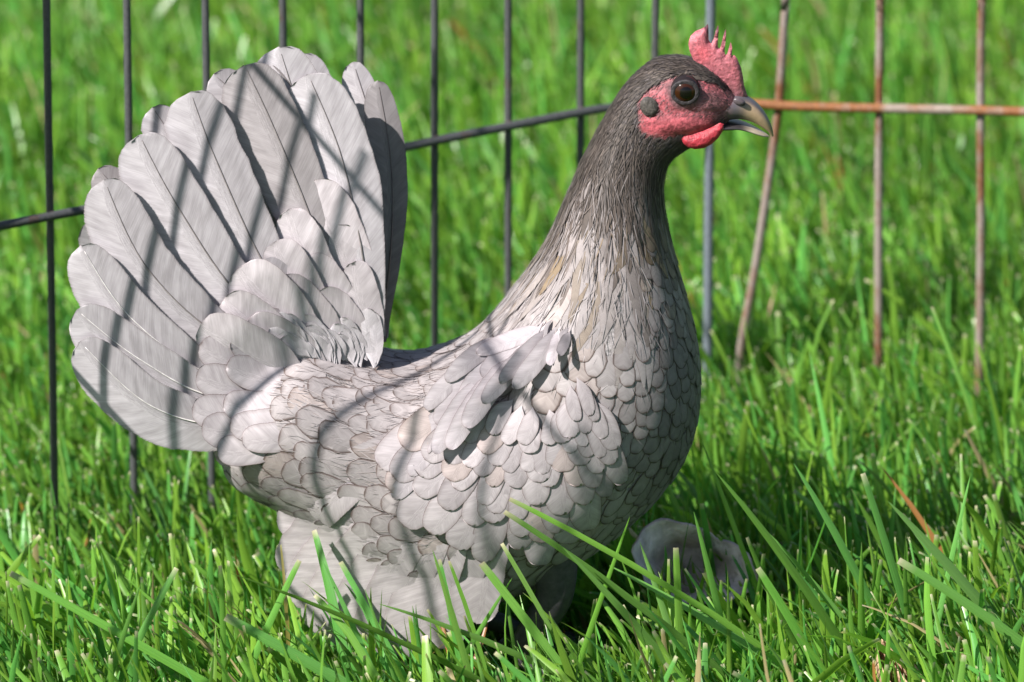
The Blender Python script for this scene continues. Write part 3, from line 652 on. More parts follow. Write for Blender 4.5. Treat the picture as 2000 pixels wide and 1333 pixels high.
# large feathers that bridge rump and tail
def bridge_y(px, py):
    b = body_y(px, py); t = float(tail_y(px, py)) - .001; m = .5 * (b + t) - .5 * math.sqrt((b - t) ** 2 + .006 ** 2); return m
for _ in range(34):
    x0 = RNG.uniform(600, 742); y0 = float(np.interp(x0, [600, 680, 742], [690, 708, 712])) + RNG.uniform(-6, 10); a_ = float(np.interp(x0, [600, 742], [-2.5, -1.75])) + RNG.normal(0, .12); l_ = RNG.uniform(60, 120)
    x1 = min(x0 + math.cos(a_) * l_, 742); y1 = y0 + math.sin(a_) * l_
    long_feather([(x0, y0), (.5 * (x0 + x1) + 3, .5 * (y0 + y1)), (x1, y1)], lambda x, y: tail_y(x, y) - .0042, RNG.uniform(22, 44), LAV * RNG.uniform(.98, 1.1), kind='contour', twist=.02, cup=.04, lace=.15, nu=7, nv=10, join=True)
bridge = [((590, 700), (505, 672), (420, 622), 92), ((570, 730), (480, 712), (392, 672), 96), ((560, 765), (470, 760), (378, 730), 98), ((556, 800), (470, 805), (376, 790), 100), ((560, 835), (480, 850), (392, 842), 98), ((575, 850), (500, 874), (428, 874), 84),
          ((640, 690), (575, 655), (505, 610), 84), ((680, 690), (630, 645), (570, 590), 78), ((600, 720), (530, 700), (462, 660), 80), ((590, 750), (520, 742), (445, 715), 84), ((585, 785), (515, 788), (438, 775), 86), ((590, 820), (525, 832), (448, 828), 84), ((600, 840), (540, 858), (472, 860), 76), ((715, 690), (690, 640), (650, 580), 64)]
for n_, (a, b, c_, w) in enumerate(bridge):
    j = RNG.normal(0, 5, 2); tn = LAV * np.array([.93, .90, .89]) * RNG.uniform(.90, 1.06)
    long_feather([a, (b[0] + j[0], b[1] + j[1]), (c_[0] + j[0], c_[1] + j[1])], lambda x, y, n_=n_: bridge_y(x, y) - .0006 - .0004 * (n_ > 5), w * .82, tn, kind='contour', twist=.02, cup=.05, name='saddle_feather', lace=1.0, nu=9, nv=16, shaft=None, lift=.0003, sink=.005, drape=True)
WS = np.array([1090., 640.])
def wing_y(px, py):
    b = body_y(px, py) - .0010; f = -.0440 + .010 * ((px - 985) / 330.) ** 2 + .008 * ((py - 930) / 300.) ** 2
    k = float(smooth(1120, 960, np.array(px + .25 * (1000 - py)))); return b * (1 - k) + min(b, f) * k
def radial(alpha, r0, r1, sway=0.0):
    a = math.radians(alpha); d = np.array([math.cos(a), math.sin(a)]); nn = np.array([-d[1], d[0]])
    return [tuple(WS + d * r0), tuple(WS + d * (r0 * .5 + r1 * .5) + nn * sway), tuple(WS + d * r1)]
flights = [(142, 672, 84), (137.5, 720, 88), (133, 748, 90), (128.5, 762, 92), (124, 757, 92), (119.5, 745, 92), (115, 712, 92), (110, 668, 90), (105.5, 600, 82)]
rmax = lambda al: np.interp(al, [66, 73, 90, 105, 120, 132, 146], [320, 352, 440, 470, 472, 478, 430])
for n_, (al, r1, w) in enumerate(flights):
    for mir in (False, True):
        long_feather(radial(al, 420 if mir else float(rmax(al)) * .72, r1, 14), lambda a, b, n_=n_: wing_y(a, b) - .0008 - .0002 * n_, w * 1.25, LAV * RNG.uniform(.84, .98) * np.array([1.02, .985, .965]), twist=-.05, cup=.04, name='flight_feather', lace=.35, nu=11, nv=20, shaft=None, notch=0, mirror=mir, sink=.006)
rowsw = [(1.0, 72, 165, 7.0, .0022), (.90, 64, 140, 6.6, .0023), (.80, 54, 115, 6.0, .0022), (.70, 48, 95, 6.0, .0020), (.61, 43, 84, 6.2, .0018), (.53, 40, 76, 6.6, .0018)]
for rk, (fr_, w, ln, da, off) in enumerate(rowsw):
    al = 66 + (rk % 2) * da / 2
    while al < 150 - rk * 5:
        r1 = rmax(al) * fr_ * RNG.uniform(.95, 1.05); ww = w * RNG.uniform(.85, 1.2) * (1 - .25 * (al < 80)); lnn = ln * RNG.uniform(.9, 1.15)
        tn = LAV * np.array([.90, .865, .855]) * RNG.uniform(.86, 1.10)
        if RNG.random() < .12: tn = tn * np.array([1.06, .99, .93])
        if al < 76: tn = tn * .8
        long_feather(radial(al + RNG.normal(0, 1.5), r1 - lnn, r1, RNG.normal(0, 4)), lambda a, b, off=off: wing_y(a, b) - off, ww, tn, kind='contour', twist=-.01, cup=.015, name='wing_covert', lace=1.0, nu=9, nv=14, shaft=None, lift=.0005, drape=True, sink=.002)
        long_feather([(q_[0], q_[1] + 110) for q_ in radial(al, r1 - lnn, r1, 0)], lambda a, b, off=off: wing_y(a, b - 110) - off, ww, tn, kind='contour', twist=-.04, cup=.13, lace=.7, nu=7, nv=9, mirror=True, join=True, lift=.002)
        al += da
# shoulder feathers that hang free over the wing
scap = [((1112, 648), (1104, 668), (1092, 694), 26, .55), ((1092, 642), (1084, 676), (1072, 714), 27, 1.1), ((1085, 640), (1052, 700), (1003, 758), 46, .94), ((1070, 640), (1030, 690), (975, 748), 40, .98), ((1050, 655), (1000, 720), (942, 788), 46, .98),
        ((1010, 690), (958, 760), (908, 836), 56, 1.0), ((980, 715), (928, 790), (876, 878), 54, 1.04), ((950, 730), (898, 800), (848, 886), 52, 1.04), ((1060, 640), (1000, 680), (940, 735), 50, .84),
        ((1020, 660), (960, 715), (900, 785), 58, 1.0), ((960, 690), (900, 755), (852, 830), 52, 1.0), ((920, 740), (862, 810), (820, 900), 48, 1.02), ((1070, 640), (1010, 660), (930, 690), 42, .86), ((1000, 660), (935, 690), (870, 745), 46, .90),
        ((900, 790), (850, 860), (800, 930), 50, 1.02), ((880, 830), (830, 900), (768, 975), 54, 1.04), ((905, 850), (870, 900), (812, 955), 50, 1.0), ((940, 700), (880, 745), (830, 800), 44, 1.0)]
RN = RNG.uniform(0, 1, 200)
for a, b, c_, w, f in list(scap)[:8]:
    for _ in range(3):
        j = RNG.normal(0, 9, 2); sc_ = RNG.uniform(.8, 1.05); scap.append(((a[0] + j[0] - 14, a[1] + j[1] - 8), (b[0] + j[0] - 16, b[1] + j[1] - 14), ((c_[0] * sc_ + a[0] * (1 - sc_)) + j[0] - 12, (c_[1] * sc_ + a[1] * (1 - sc_)) + j[1] - 8), w * .34, f * RNG.uniform(.92, 1.12)))
for n_, (a, b, c_, w, f) in enumerate(scap):
    fu = lambda x, y, n_=n_: wing_y(x, y) - .0020 - .0008 * (n_ < 8) - .0004 * RN[n_]
    hang = .0050 if n_ < 8 else .0004
    long_feather([a, b, c_], fu, w * .85, LAV * f * np.array([.90, .87, .875]), kind='contour', twist=-.02, cup=.03, name='shoulder_feather', lace=.7, nu=9, nv=16, shaft=None, lift=hang, notch=0, drape=n_ >= 8, sink=.002)
    long_feather([(q_[0], q_[1] + 200) for q_ in (a, b, c_)], lambda x, y: wing_y(x, y - 200) - .001, w, LAV * f, kind='contour', twist=-.05, cup=.10, lace=.5, nu=7, nv=9, mirror=True, join=True, lift=.001)
link('plumage', make_mesh('plumage', np.vstack(JV), np.vstack(JF), {'Col': np.vstack(JC), 'Lace': np.vstack(JL)}, np.vstack(JU)), M_FEATHER, hen, kind='stuff')

# ------------------------------------------------------------------ hen: head
def pxpoly(pts, y=0.0): return [tuple(P(a, b, y)[[0, 2]]) for a, b in pts]
def dense(pts, n):
    pts = np.asarray(pts + [pts[0]], float); d = np.concatenate([[0], np.cumsum(np.linalg.norm(np.diff(pts, axis=0), axis=1))])
    t = np.linspace(0, d[-1], n, endpoint=False); return [(np.interp(x, d, pts[:, 0]), np.interp(x, d, pts[:, 1])) for x in t]
comb_px = [(1392, 158), (1372, 140), (1356, 120), (1347, 100), (1344, 84), (1349, 70), (1359, 61), (1371, 57), (1379, 52), (1383, 47), (1384, 60), (1384, 78), (1389, 86), (1394, 76), (1398, 60), (1403, 49), (1404, 62), (1402, 80), (1402, 92), (1406, 95), (1411, 78), (1415, 62), (1418, 58), (1418, 76), (1415, 96), (1416, 106), (1420, 105), (1424, 92), (1427, 81), (1430, 92), (1429, 108), (1434, 106), (1440, 114), (1447, 130), (1451, 148), (1453, 165), (1459, 184), (1462, 192), (1440, 200), (1415, 188)]
def comb_col(co):
    x, y_ = to_px(near_p(co))
    c = np.array([.36, .105, .125])[None] * np.ones((len(co), 1))
    b = np.exp(-(((x - 1372) / 18) ** 2 + ((y_ - 105) / 20) ** 2))[:, None]; c = c * (1 - .6 * b) + np.array([.46, .06, .075]) * .6 * b
    g = smooth(150, 195, y_)[:, None] * .6; c = c * (1 - g) + np.array([.12, .08, .085]) * g
    t = smooth(82, 55, y_)[:, None] * (x > 1376)[:, None] * .75; c = c * (1 - t) + np.array([.06, .02, .03]) * t
    m = RNG.uniform(.8, 1.2, (len(co), 1)); return c * m
bend = lambda x, z: .0012 * np.sin((z - .2) * 120)
link('comb', inflate(dense(pxpoly(comb_px), 150), bend, .0022, .0010, soft=.003, col=comb_col), M_COMB, hen)
wat = [(1331, 272), (1336, 265), (1350, 263), (1372, 257), (1392, 248), (1406, 240), (1414, 243), (1412, 256), (1403, 270), (1390, 282), (1375, 290), (1357, 292), (1343, 288), (1335, 281)]
def wat_col(co):
    x, y_ = to_px(near_p(co)); c = np.array([.34, .028, .042])[None] * (1 + .18 * np.sin(x / 5 + y_ / 9))[:, None]
    return c * RNG.uniform(.85, 1.12, (len(co), 1))
for sy in (-1, 1):
    link('wattle', inflate(dense(pxpoly(wat, -.0112), 60), lambda x, z, sy=sy: sy * (.0112 + 0 * x), .0022, .0011, soft=.004, col=wat_col), M_COMB, hen)
# beak: two horn halves, each a short loft
def loft(pairs, hw, y0=0.0, n=22, m=20):
    U = np.array([P(*a, y0) for a, b in pairs]); L = np.array([P(*b, y0) for a, b in pairs]); W = np.array(hw)[:, None] * .001
    t = np.linspace(0, len(pairs) - 1, n); U = crom_at(U, t); L = crom_at(L, t); W = crom_at(W, t)[:, 0]; th = np.linspace(0, 2 * np.pi, m, endpoint=False)
    c = (U + L) / 2; e = (U - L) / 2
    V = c[:, None] + e[:, None] * np.cos(th)[None, :, None]; V[..., 1] += -W[:, None] * np.sign(np.sin(th))[None] * np.abs(np.sin(th))[None] ** .85
    F = grid_faces(n, m, 0, True).tolist(); V = V.reshape(-1, 3).tolist(); k = len(V); V += [c[0].tolist(), c[-1].tolist()]
    F += [(k, (i + 1) % m, i) for i in range(m)] + [(k + 1, (n - 1) * m + i, (n - 1) * m + (i + 1) % m) for i in range(m)]
    me = bpy.data.meshes.new('loft'); me.from_pydata(V, [], F); me.polygons.foreach_set('use_smooth', [True] * len(F)); me.update(); return me, np.array(V)
def paint(me, c):
    a = me.color_attributes.new('Col', 'FLOAT_COLOR', 'POINT'); a.data.foreach_set('color', np.hstack([c, np.ones((len(c), 1))]).astype(np.float32).ravel())
me, V = loft([((1408, 186), (1400, 236)), ((1428, 182), (1420, 233)), ((1447, 183), (1440, 231)), ((1464, 191), (1459, 234)), ((1480, 203), (1475, 240)), ((1493, 218), (1488, 248)), ((1503, 236), (1499, 256)), ((1509, 253), (1506, 264)), ((1511, 266), (1509, 268))], [7.5, 6.8, 6.0, 5.2, 4.4, 3.5, 2.4, 1.2, .3])
x, y_ = to_px(near_p(V)); low = np.interp(x, [1400, 1440, 1475, 1505], [236, 231, 240, 264]); topb = np.interp(x, [1408, 1447, 1464, 1480, 1493, 1503, 1511], [186, 183, 191, 203, 218, 236, 264]); hor = smooth(-.02, .25, (y_ - topb) / np.maximum(low - topb, 2) - .14) * smooth(1436, 1472, x)
tipc = smooth(1478, 1508, x) * .75; f = np.maximum(hor, tipc * smooth(2, 14, y_ - np.interp(x, [1440, 1464, 1493, 1511], [180, 191, 218, 262])))[:, None]
c = np.array([.085, .075, .086]) * (1 - f) + np.array([.36, .25, .155]) * f; b = (smooth(1440, 1415, x)[:, None]) * .7; c = c * (1 - b) + np.array([.15, .085, .088]) * b
paint(me, c); beak = link('upper_beak', me, M_BEAK, hen)
me, V = loft([((1404, 236), (1400, 250)), ((1425, 236), (1420, 250)), ((1445, 239), (1440, 249)), ((1465, 246), (1460, 254)), ((1482, 254), (1477, 261)), ((1495, 261), (1492, 266)), ((1502, 266), (1501, 268))], [6.9, 6.6, 6.0, 5.0, 3.9, 2.4, .5])
x, y_ = to_px(near_p(V)); f = smooth(1446, 1472, x)[:, None]; paint(me, np.array([.035, .03, .032]) * (1 - f) + np.array([.40, .33, .25]) * f); link('lower_beak', me, M_BEAK, hen)
for sy in (-1, 1):                                              # nostril flap and slit
    cst = P(1444, 199, sy * .0061)
    me = bpy.data.meshes.new('nostril'); bm = bmesh.new(); bmesh.ops.create_uvsphere(bm, u_segments=14, v_segments=10, radius=1)
    for v in bm.verts: v.co = Vector((v.co.x * .0024 + v.co.z * .0006, v.co.y * .0009, v.co.z * .0013 - v.co.x * .0009)) + Vector(cst)
    for f_ in bm.faces: f_.smooth = True
    bm.to_mesh(me); bm.free(); paint(me, np.array([[.09, .07, .078]]) * np.ones((len(me.vertices), 1))); link('nostril', me, M_BEAK, beak)
    cst = P(1450, 203, sy * .0064); me = bpy.data.meshes.new('nostril_slit'); bm = bmesh.new(); bmesh.ops.create_uvsphere(bm, u_segments=12, v_segments=8, radius=1)
    for v in bm.verts: v.co = Vector((v.co.x * .0011, v.co.y * .0007, v.co.z * .0009)) + Vector(cst)
    bm.to_mesh(me); bm.free(); paint(me, np.array([[.012, .01, .012]]) * np.ones((len(me.vertices), 1))); link('nostril_slit', me, M_BEAK, beak)
# eyes
def eye_mat():
    m, nt, b = new_mat('eye'); L = nt.links; tc = nd(nt, 'ShaderNodeTexCoord'); at = nd(nt, 'ShaderNodeAttribute', attribute_name='Col'); L.new(at.outputs['Color'], b.inputs['Base Color'])
    b.inputs['Roughness'].default_value = .13; b.inputs['Specular IOR Level'].default_value = .38; return m
M_EYE = eye_mat()
for sy in (-1, 1):
    R_ = .0060; ec = P(1338, 181, -.0135); ec[1] = sy * (.0131 - R_ + .0020)
    me = bpy.data.meshes.new('eye'); bm = bmesh.new(); bmesh.ops.create_uvsphere(bm, u_segments=64, v_segments=48, radius=R_)
    for f_ in bm.faces: f_.smooth = True
    bm.to_mesh(me); bm.free(); co = np.array([v.co[:] for v in me.vertices])
    d = co / R_; ang = np.degrees(np.arccos(np.clip(d @ nrm(np.array([.05, sy * 1.0, .02])), -1, 1)))
    f1 = smooth(23, 26, ang)[:, None]; f2 = smooth(44, 50, ang)[:, None]
    c = np.array([.004, .003, .003]) * (1 - f1) + np.array([.030, .009, .0035]) * f1; c = c * (1 - f2) + np.array([.02, .015, .015]) * f2
    paint(me, c); eo = link('eye', me, M_EYE, hen); eo.location = ec.tolist()
    # lid: a fleshy ring round the opening
    pts = []
    th = np.linspace(0, 2 * np.pi, 49); a = .0046; bz = .0042
    pts = np.stack([a * np.cos(th), np.full_like(th, sy * .0046), bz * np.sin(th)], -1)
    pts[:, 1] += sy * (-.0006 * np.cos(th) ** 2)
    Vt, Ft = tube(pts, .0010, 10); n_ = 49 * 10; Vt[:, 1] = sy * .0044 + (Vt[:, 1] - sy * .0044) * .45
    me = bpy.data.meshes.new('eyelid'); me.from_pydata(Vt[:n_].tolist(), [], grid_faces(49, 10, 0, True).tolist()); me.polygons.foreach_set('use_smooth', [True] * len(me.polygons)); paint(me, np.array([[.034, .029, .031]]) * RNG.uniform(.8, 1.2, (n_, 1))); link('eyelid', me, M_BODY, eo)
# ear lobes: a tuft-covered oval
for sy in (-1, 1):
    lp = [(1268 + 18 * math.cos(t), 209 + 20 * math.sin(t) + 3 * math.cos(t)) for t in np.linspace(0, 2 * np.pi, 30, endpoint=False)]
    link('earlobe', inflate(pxpoly(lp, -.0125), lambda x, z, sy=sy: sy * (.0128 + 0 * x), .0011, .0009, soft=.003, col=lambda co: np.array([[.07, .06, .054]]) * RNG.uniform(.6, 1.4, (len(co), 1))), M_BODY, hen)
# short bristles on face and crown
bv, bf, bc, bl, bu = [], [], [], [], []; bo = 0
def bristle(s, t, ln, wd, colr):
    global bo
    p, n_, ds, dt = surf_frame(np.array([s]), np.array([t])); p, n_, d, l = p[0], n_[0], -nrm(ds[0]), nrm(dt[0])
    d = nrm(d + RNG.normal(0, .25) * l); vs = np.array([p - l * wd, p + l * wd, p + d * ln * .6 + n_ * ln * .25 + l * wd * .7, p + d * ln * .6 + n_ * ln * .25 - l * wd * .7, p + d * ln + n_ * ln * .28 + l * wd * .15, p + d * ln + n_ * ln * .28 - l * wd * .15])
    bv.append(vs); bf.append(np.array([[0, 1, 2, 3], [3, 2, 4, 5]]) + bo); bc.append(np.tile(colr, (6, 1))); bl.append(np.zeros((6, 3))); bu.append(RNG.uniform(0, 9, (1, 2)) * np.ones((6, 1))); bo += 6
s_b = RNG.uniform(17.5, 25, 9000); t_b = RNG.uniform(0, 2 * np.pi, 9000); pb_ = surf(s_b, t_b); bx, by = to_px(near_p(pb_)); fb = is_face(bx, by)
cnt = 0
for i in range(9000):
    if (bx[i] - 1338) ** 2 + ((by[i] - 181) * 1.05) ** 2 < 36 ** 2 or bx[i] > 1425: continue
    if fb[i] < .5: bristle(s_b[i], t_b[i], RNG.uniform(.0018, .0036), .00022, np.array([.075, .063, .062]) * RNG.uniform(.5, 3.0 if RNG.random() < .2 else 1.3))
    elif RNG.random() < .6: bristle(s_b[i], t_b[i], RNG.uniform(.0010, .0022), .00012, np.array([.30, .17, .18]) * RNG.uniform(.4, 1.1))
link('bristles', make_mesh('bristles', np.vstack(bv), np.vstack(bf), {'Col': np.vstack(bc), 'Lace': np.vstack(bl)}, np.vstack(bu)), M_FEATHER, hen, kind='stuff')
# legs
for sy, fx in ((-1, 1120), (1, 1040)):
    hip = P(fx - 40, 1130, 0); hip[1] = sy * .022; hock = hip + np.array([-.012, 0, -.022]); foot = P(fx - 10, 1290, 0); foot[1] = sy * .026; foot[2] = -.008
    lg = link('leg', tube_mesh('leg', crom([hip + [0, 0, .02], hip, hock, (hock + foot) / 2 + [.002, 0, 0], foot], 26), np.interp(np.linspace(0, 1, 26), [0, .3, .55, 1], [.010, .007, .0042, .0038]), 12, .01, (.07, .065, .07)), M_LEG, hen)
    for a, ln in ((-.5, .034), (0, .040), (.5, .034), (math.pi - .3, .016)):
        d = np.array([math.cos(a), math.sin(a), 0]); tp = [foot + [0, 0, .001], foot + d * ln * .35 + [0, 0, .001], foot + d * ln * .7 + [0, 0, -.003], foot + d * ln + [0, 0, -.007]]
        link('toe', tube_mesh('toe', crom(tp, 16), np.interp(np.linspace(0, 1, 16), [0, .8, 1], [.003, .0022, .0006]), 10, .02, (.07, .065, .07)), M_LEG, lg)

# ------------------------------------------------------------------ litter in the grass
def dish():
    """curled, dished scrap with a ragged rim, standing in the grass"""
    n, m = 60, 22; cx, cy = 1345., 1118.; y0 = .016
    ph = np.linspace(0, 2 * np.pi, n, endpoint=False); rr = np.linspace(0, 1, m)
    rim = 1 + .09 * np.sin(2 * ph + .9) + .07 * np.sin(3 * ph + 2.1) + .025 * np.sin(8 * ph) + .015 * np.sin(15 * ph + 1)
    X = cx + 112 * rr[:, None] * rim * np.cos(ph) + 8 * rr[:, None] ** 2; Z = cy + 96 * rr[:, None] * rim * np.sin(ph) * np.where(np.sin(ph) > 0, .72, 1.0) - 4 + 14 * rr[:, None] ** 2 * np.cos(ph)
    depth = y0 + .016 * (1 - rr[:, None] ** 2) + .012 * (-np.sin(ph)) * rr[:, None] + .002 * np.sin(5 * ph) * rr[:, None] ** 2
    depth = depth - .003 * smooth(.50, .75, rr)[:, None] * (1 + .5 * np.sin(2 * ph + 1)) 
    p = P(X.ravel(), Z.ravel(), depth.ravel()).reshape(m, n, 3)
    nn = np.zeros_like(p); nn[..., 1] = 1.0
    V = np.concatenate([p.reshape(-1, 3), (p + nn * .0016).reshape(-1, 3)]); f = grid_faces(m, n, 0, True)
    k = m * n; fr = np.stack([np.arange(n), (np.arange(n) + 1) % n, (np.arange(n) + 1) % n + k, np.arange(n) + k], -1) + (m - 1) * n
    F = np.vstack([f, f[:, ::-1] + k, fr])
    inn = smooth(.80, .55, rr[:, None] + .12 * np.sin(ph * 2 + 1.0) + .05 * np.sin(5 * ph)); rim_c = smooth(.95, 1.0, rr)[:, None] * np.ones((1, n))
    c = np.array([.80, .66, .66]) * (1 - inn[..., None]) + np.array([.42, .32, .29]) * inn[..., None]; c = c * (1 - rim_c[..., None] * .4) + np.array([.35, .18, .12]) * rim_c[..., None] * .4
    c = c.reshape(-1, 3); return V, F, np.vstack([c, c * .9])
V, F, c = dish(); M_LEAF = attr_mat('dry_scrap', .7, .25, 130, .35, .9, .0025, 0)
link('curled_scrap', make_mesh('curled_scrap', V, F, {'Col': c}), M_LEAF, label='pale pinkish-grey curled scrap with ragged rim lying in the shade before the hen', cat='scrap')
def dry_leaf():
    n, m = 36, 30; u = np.linspace(-1, 1, n); v = np.linspace(0, 1, m); base = G(1752, 1345, .006)
    w = .009 * np.sin(np.pi * np.clip(v, .02, .98)) ** .6
    ax = nrm(np.array([.45, -.6, -.35])); lat = nrm(np.array([1.0, .5, .35])); up = nrm(np.cross(lat, ax)); up = up * np.sign(up[2])
    fold = .0050 * np.cos(u[None] * 9 + v[:, None] * 2.2) + .005 * u[None] ** 2 * (1.2 - v[:, None])
    p = base + lat * (w[:, None] * u[None])[..., None] + ax * ((v - .35) * .036)[:, None, None] + up * fold[..., None] + np.array([0, 0, .006])
    V = np.concatenate([p.reshape(-1, 3), (p - up * .0005).reshape(-1, 3)]); f = grid_faces(m, n); F = np.vstack([f, f[:, ::-1] + m * n])
    c = np.array([.46, .30, .19])[None] * (1 + .2 * np.cos(u * 9))[None, :, None] * np.ones((m, 1, 1)); c = c.reshape(-1, 3); return V, F, np.vstack([c, c * .8])
V, F, c = dry_leaf()
link('dry_leaf', make_mesh('dry_leaf', V, F, {'Col': c}), M_LEAF, label='tan crumpled dry leaf with pleats down in the grass at the bottom edge', cat='leaf')

# ------------------------------------------------------------------ grass
def blades(base, ln, wd, az, lean, bend, face, col, tipcol, cut, cols=3):
    n = len(base); tt = np.array([0, .28, .55, .78, .96, 1.0]) if cols == 3 else np.array([0, .35, .68, .95, 1.0]); m = len(tt)
    tf = np.linspace(0, 1, 25); phi = lean[:, None] + bend[:, None] * tf[None] ** 1.3
    hx = np.concatenate([np.zeros((n, 1)), np.cumsum(.5 * (np.sin(phi[:, 1:]) + np.sin(phi[:, :-1])), 1) / 24], 1) * ln[:, None]
    hz = np.concatenate([np.zeros((n, 1)), np.cumsum(.5 * (np.cos(phi[:, 1:]) + np.cos(phi[:, :-1])), 1) / 24], 1) * ln[:, None]
    ii = np.round(tt * 24).astype(int); hx = hx[:, ii]; hz = hz[:, ii]; ph = phi[:, ii]
    dx, dy = np.cos(az)[:, None], np.sin(az)[:, None]
    c = np.stack([base[:, 0:1] + dx * hx, base[:, 1:2] + dy * hx, base[:, 2:3] + hz], -1)
    T = np.stack([dx * np.sin(ph), dy * np.sin(ph), np.cos(ph)], -1)
    fc_ = face[:, None] + .5 * tt[None] * RNG.normal(0, 1, (n, 1)); fv = np.stack([np.cos(fc_), np.sin(fc_), np.zeros_like(fc_)], -1)
    A = nrm(fv - np.sum(fv * T, -1, keepdims=True) * T); B = np.cross(T, A)
    wp = np.where(cut[:, None], np.interp(tt, [0, .3, .7, .93, 1], [.75, 1, .85, .58, .42])[None], np.interp(tt, [0, .3, .7, .93, 1], [.8, 1, .72, .26, .03])[None]) * wd[:, None] / 2
    us = np.array([-1, 0, 1.0]) if cols == 3 else np.array([-1, 1.0])
    V = c[:, :, None] + A[:, :, None] * (wp[..., None] * us)[..., None]
    if cols == 3: V = V - B[:, :, None] * (wp[..., None] * np.array([0, .38, 0]))[..., None]
    k = m * len(us); F = (grid_faces(m, len(us))[None] + (np.arange(n) * k)[:, None, None]).reshape(-1, 4)
    f = np.array([0] * (m - 1) + [1.0])[None, :, None] * np.where(cut, 1.0, .35)[:, None, None]
    rootf = np.interp(tt, [0, .35], [.5, 0])[None, :, None]
    C = col[:, None] * (1 - f) + tipcol[:, None] * f; C = C * (1 - rootf) + np.array([.20, .26, .07]) * rootf
    C = np.broadcast_to(C[:, :, None], (n, m, len(us), 3))
    uv = np.stack([np.broadcast_to(us[None, None], (n, m, len(us))) + RNG.uniform(0, 90, (n, 1, 1)), np.broadcast_to(tt[None, :, None] * 6, (n, m, len(us)))], -1)
    return V.reshape(-1, 3), F, C.reshape(-1, 3), uv.reshape(-1, 2)
def lown(x, y, s):                                               # cheap smooth noise for patchiness
    return (np.sin(x * 31 * s + 1.3 * np.sin(y * 23 * s)) + np.sin(y * 37 * s + 1.7 * np.sin(x * 19 * s + 2)) + np.sin((x + y) * 53 * s)) / 3
def grass_colors(n, x, y):
    g = np.array([.165, .365, .052])[None] * RNG.uniform(.62, 1.28, (n, 1)); h = RNG.uniform(0, 1, (n, 1))
    g = g * (1 + .16 * lown(x, y, .55))[:, None]
    g = g * np.where(h < .25, np.array([.70, .95, 1.25]), np.where(h < .55, np.array([1.22, 1.04, .85]), np.array([1, 1, 1.0])))
    d = RNG.uniform(0, 1, (n, 1)); g = np.where(d < .02, np.array([.42, .34, .17]) * RNG.uniform(.7, 1.2, (n, 1)), g)
    g = np.where((d > .02) & (d < .024), np.array([.33, .15, .05]), g)
    tip = np.array([.66, .59, .40])[None] * RNG.uniform(.6, 1.15, (n, 1)); return g, tip
def scatter(n, x0, x1, y0, y1, keepf=None):
    x = RNG.uniform(x0, x1, n); y = RNG.uniform(y0, y1, n)
    if keepf is not None:
        k = keepf(x, y); x, y = x[k], y[k]
    return x, y
def wedge(x, y, mrg):
    hw = (DIST + y) / FPX * 1000; return np.abs(x) < hw * mrg
def hen_foot(x, y): return (((x + .005) / .085) ** 2 + (y / .050) ** 2) < 1
GV, GFc, GC, GU = [], [], [], []; goff = 0
def add(res):
    global goff
    V, F, C, U = res; GV.append(V); GFc.append(F + goff); GC.append(C); GU.append(U); goff += len(V)
def lawn(x, y, lmean, lsd, wmean, cols, zs=-.02, leanm=.42):
    n = len(x); ln = np.clip(RNG.normal(lmean, lsd, n), .018, .12); ln = np.where(hen_foot(x, y), np.minimum(ln, .022), ln)
    az = np.pi + .25 + RNG.normal(0, 1.0, n) + .7 * lown(x, y, .35)
    ln = ln * (1 - .30 * smooth(.02, -.06, x - .25 * y) * smooth(-.02, .06, y) * smooth(.6, .4, y))
    lean = np.abs(RNG.normal(leanm, .25, n)); bnd = RNG.normal(.28, .45, n); wd = np.clip(RNG.normal(wmean, wmean * .28, n), .0012, .0065)
    c, t = grass_colors(n, x, y); cut = RNG.random(n) < .5
    add(blades(np.stack([x, y, np.full(n, zs)], -1), ln, wd, az, lean, bnd, RNG.normal(0, .75, n), c, t, cut, cols))
# close turf, in view
x, y = scatter(44000, -.40, .40, -.30, .55, lambda x, y: wedge(x, y, 1.55)); lawn(x, y, .040, .012, .0021, 3)
# tall blades in front of and beside the hen
x, y = scatter(3600, -.30, .30, -.20, .06, lambda x, y: wedge(x, y, 1.3) & ~hen_foot(x, y)); lawn(x, y, .062, .014, .0032, 3, leanm=.55)
x, y = scatter(2300, -.4, .4, .05, .50, lambda x, y: wedge(x, y, 1.4)); lawn(x, y, .056, .012, .0030, 3, leanm=.4)
# farther lawn, in view
x, y = scatter(88000, -.62, .62, .50, 2.3, lambda x, y: wedge(x, y, 1.5)); lawn(x, y, .047, .013, .0024, 2, leanm=.33)
# lawn outside the picture
x, y = scatter(52000, -1.6, 1.6, -1.0, 3.6, lambda x, y: ~(wedge(x, y, 1.5) & (y > -.28) & (y < 2.3))); lawn(x, y, .047, .012, .0045, 2)
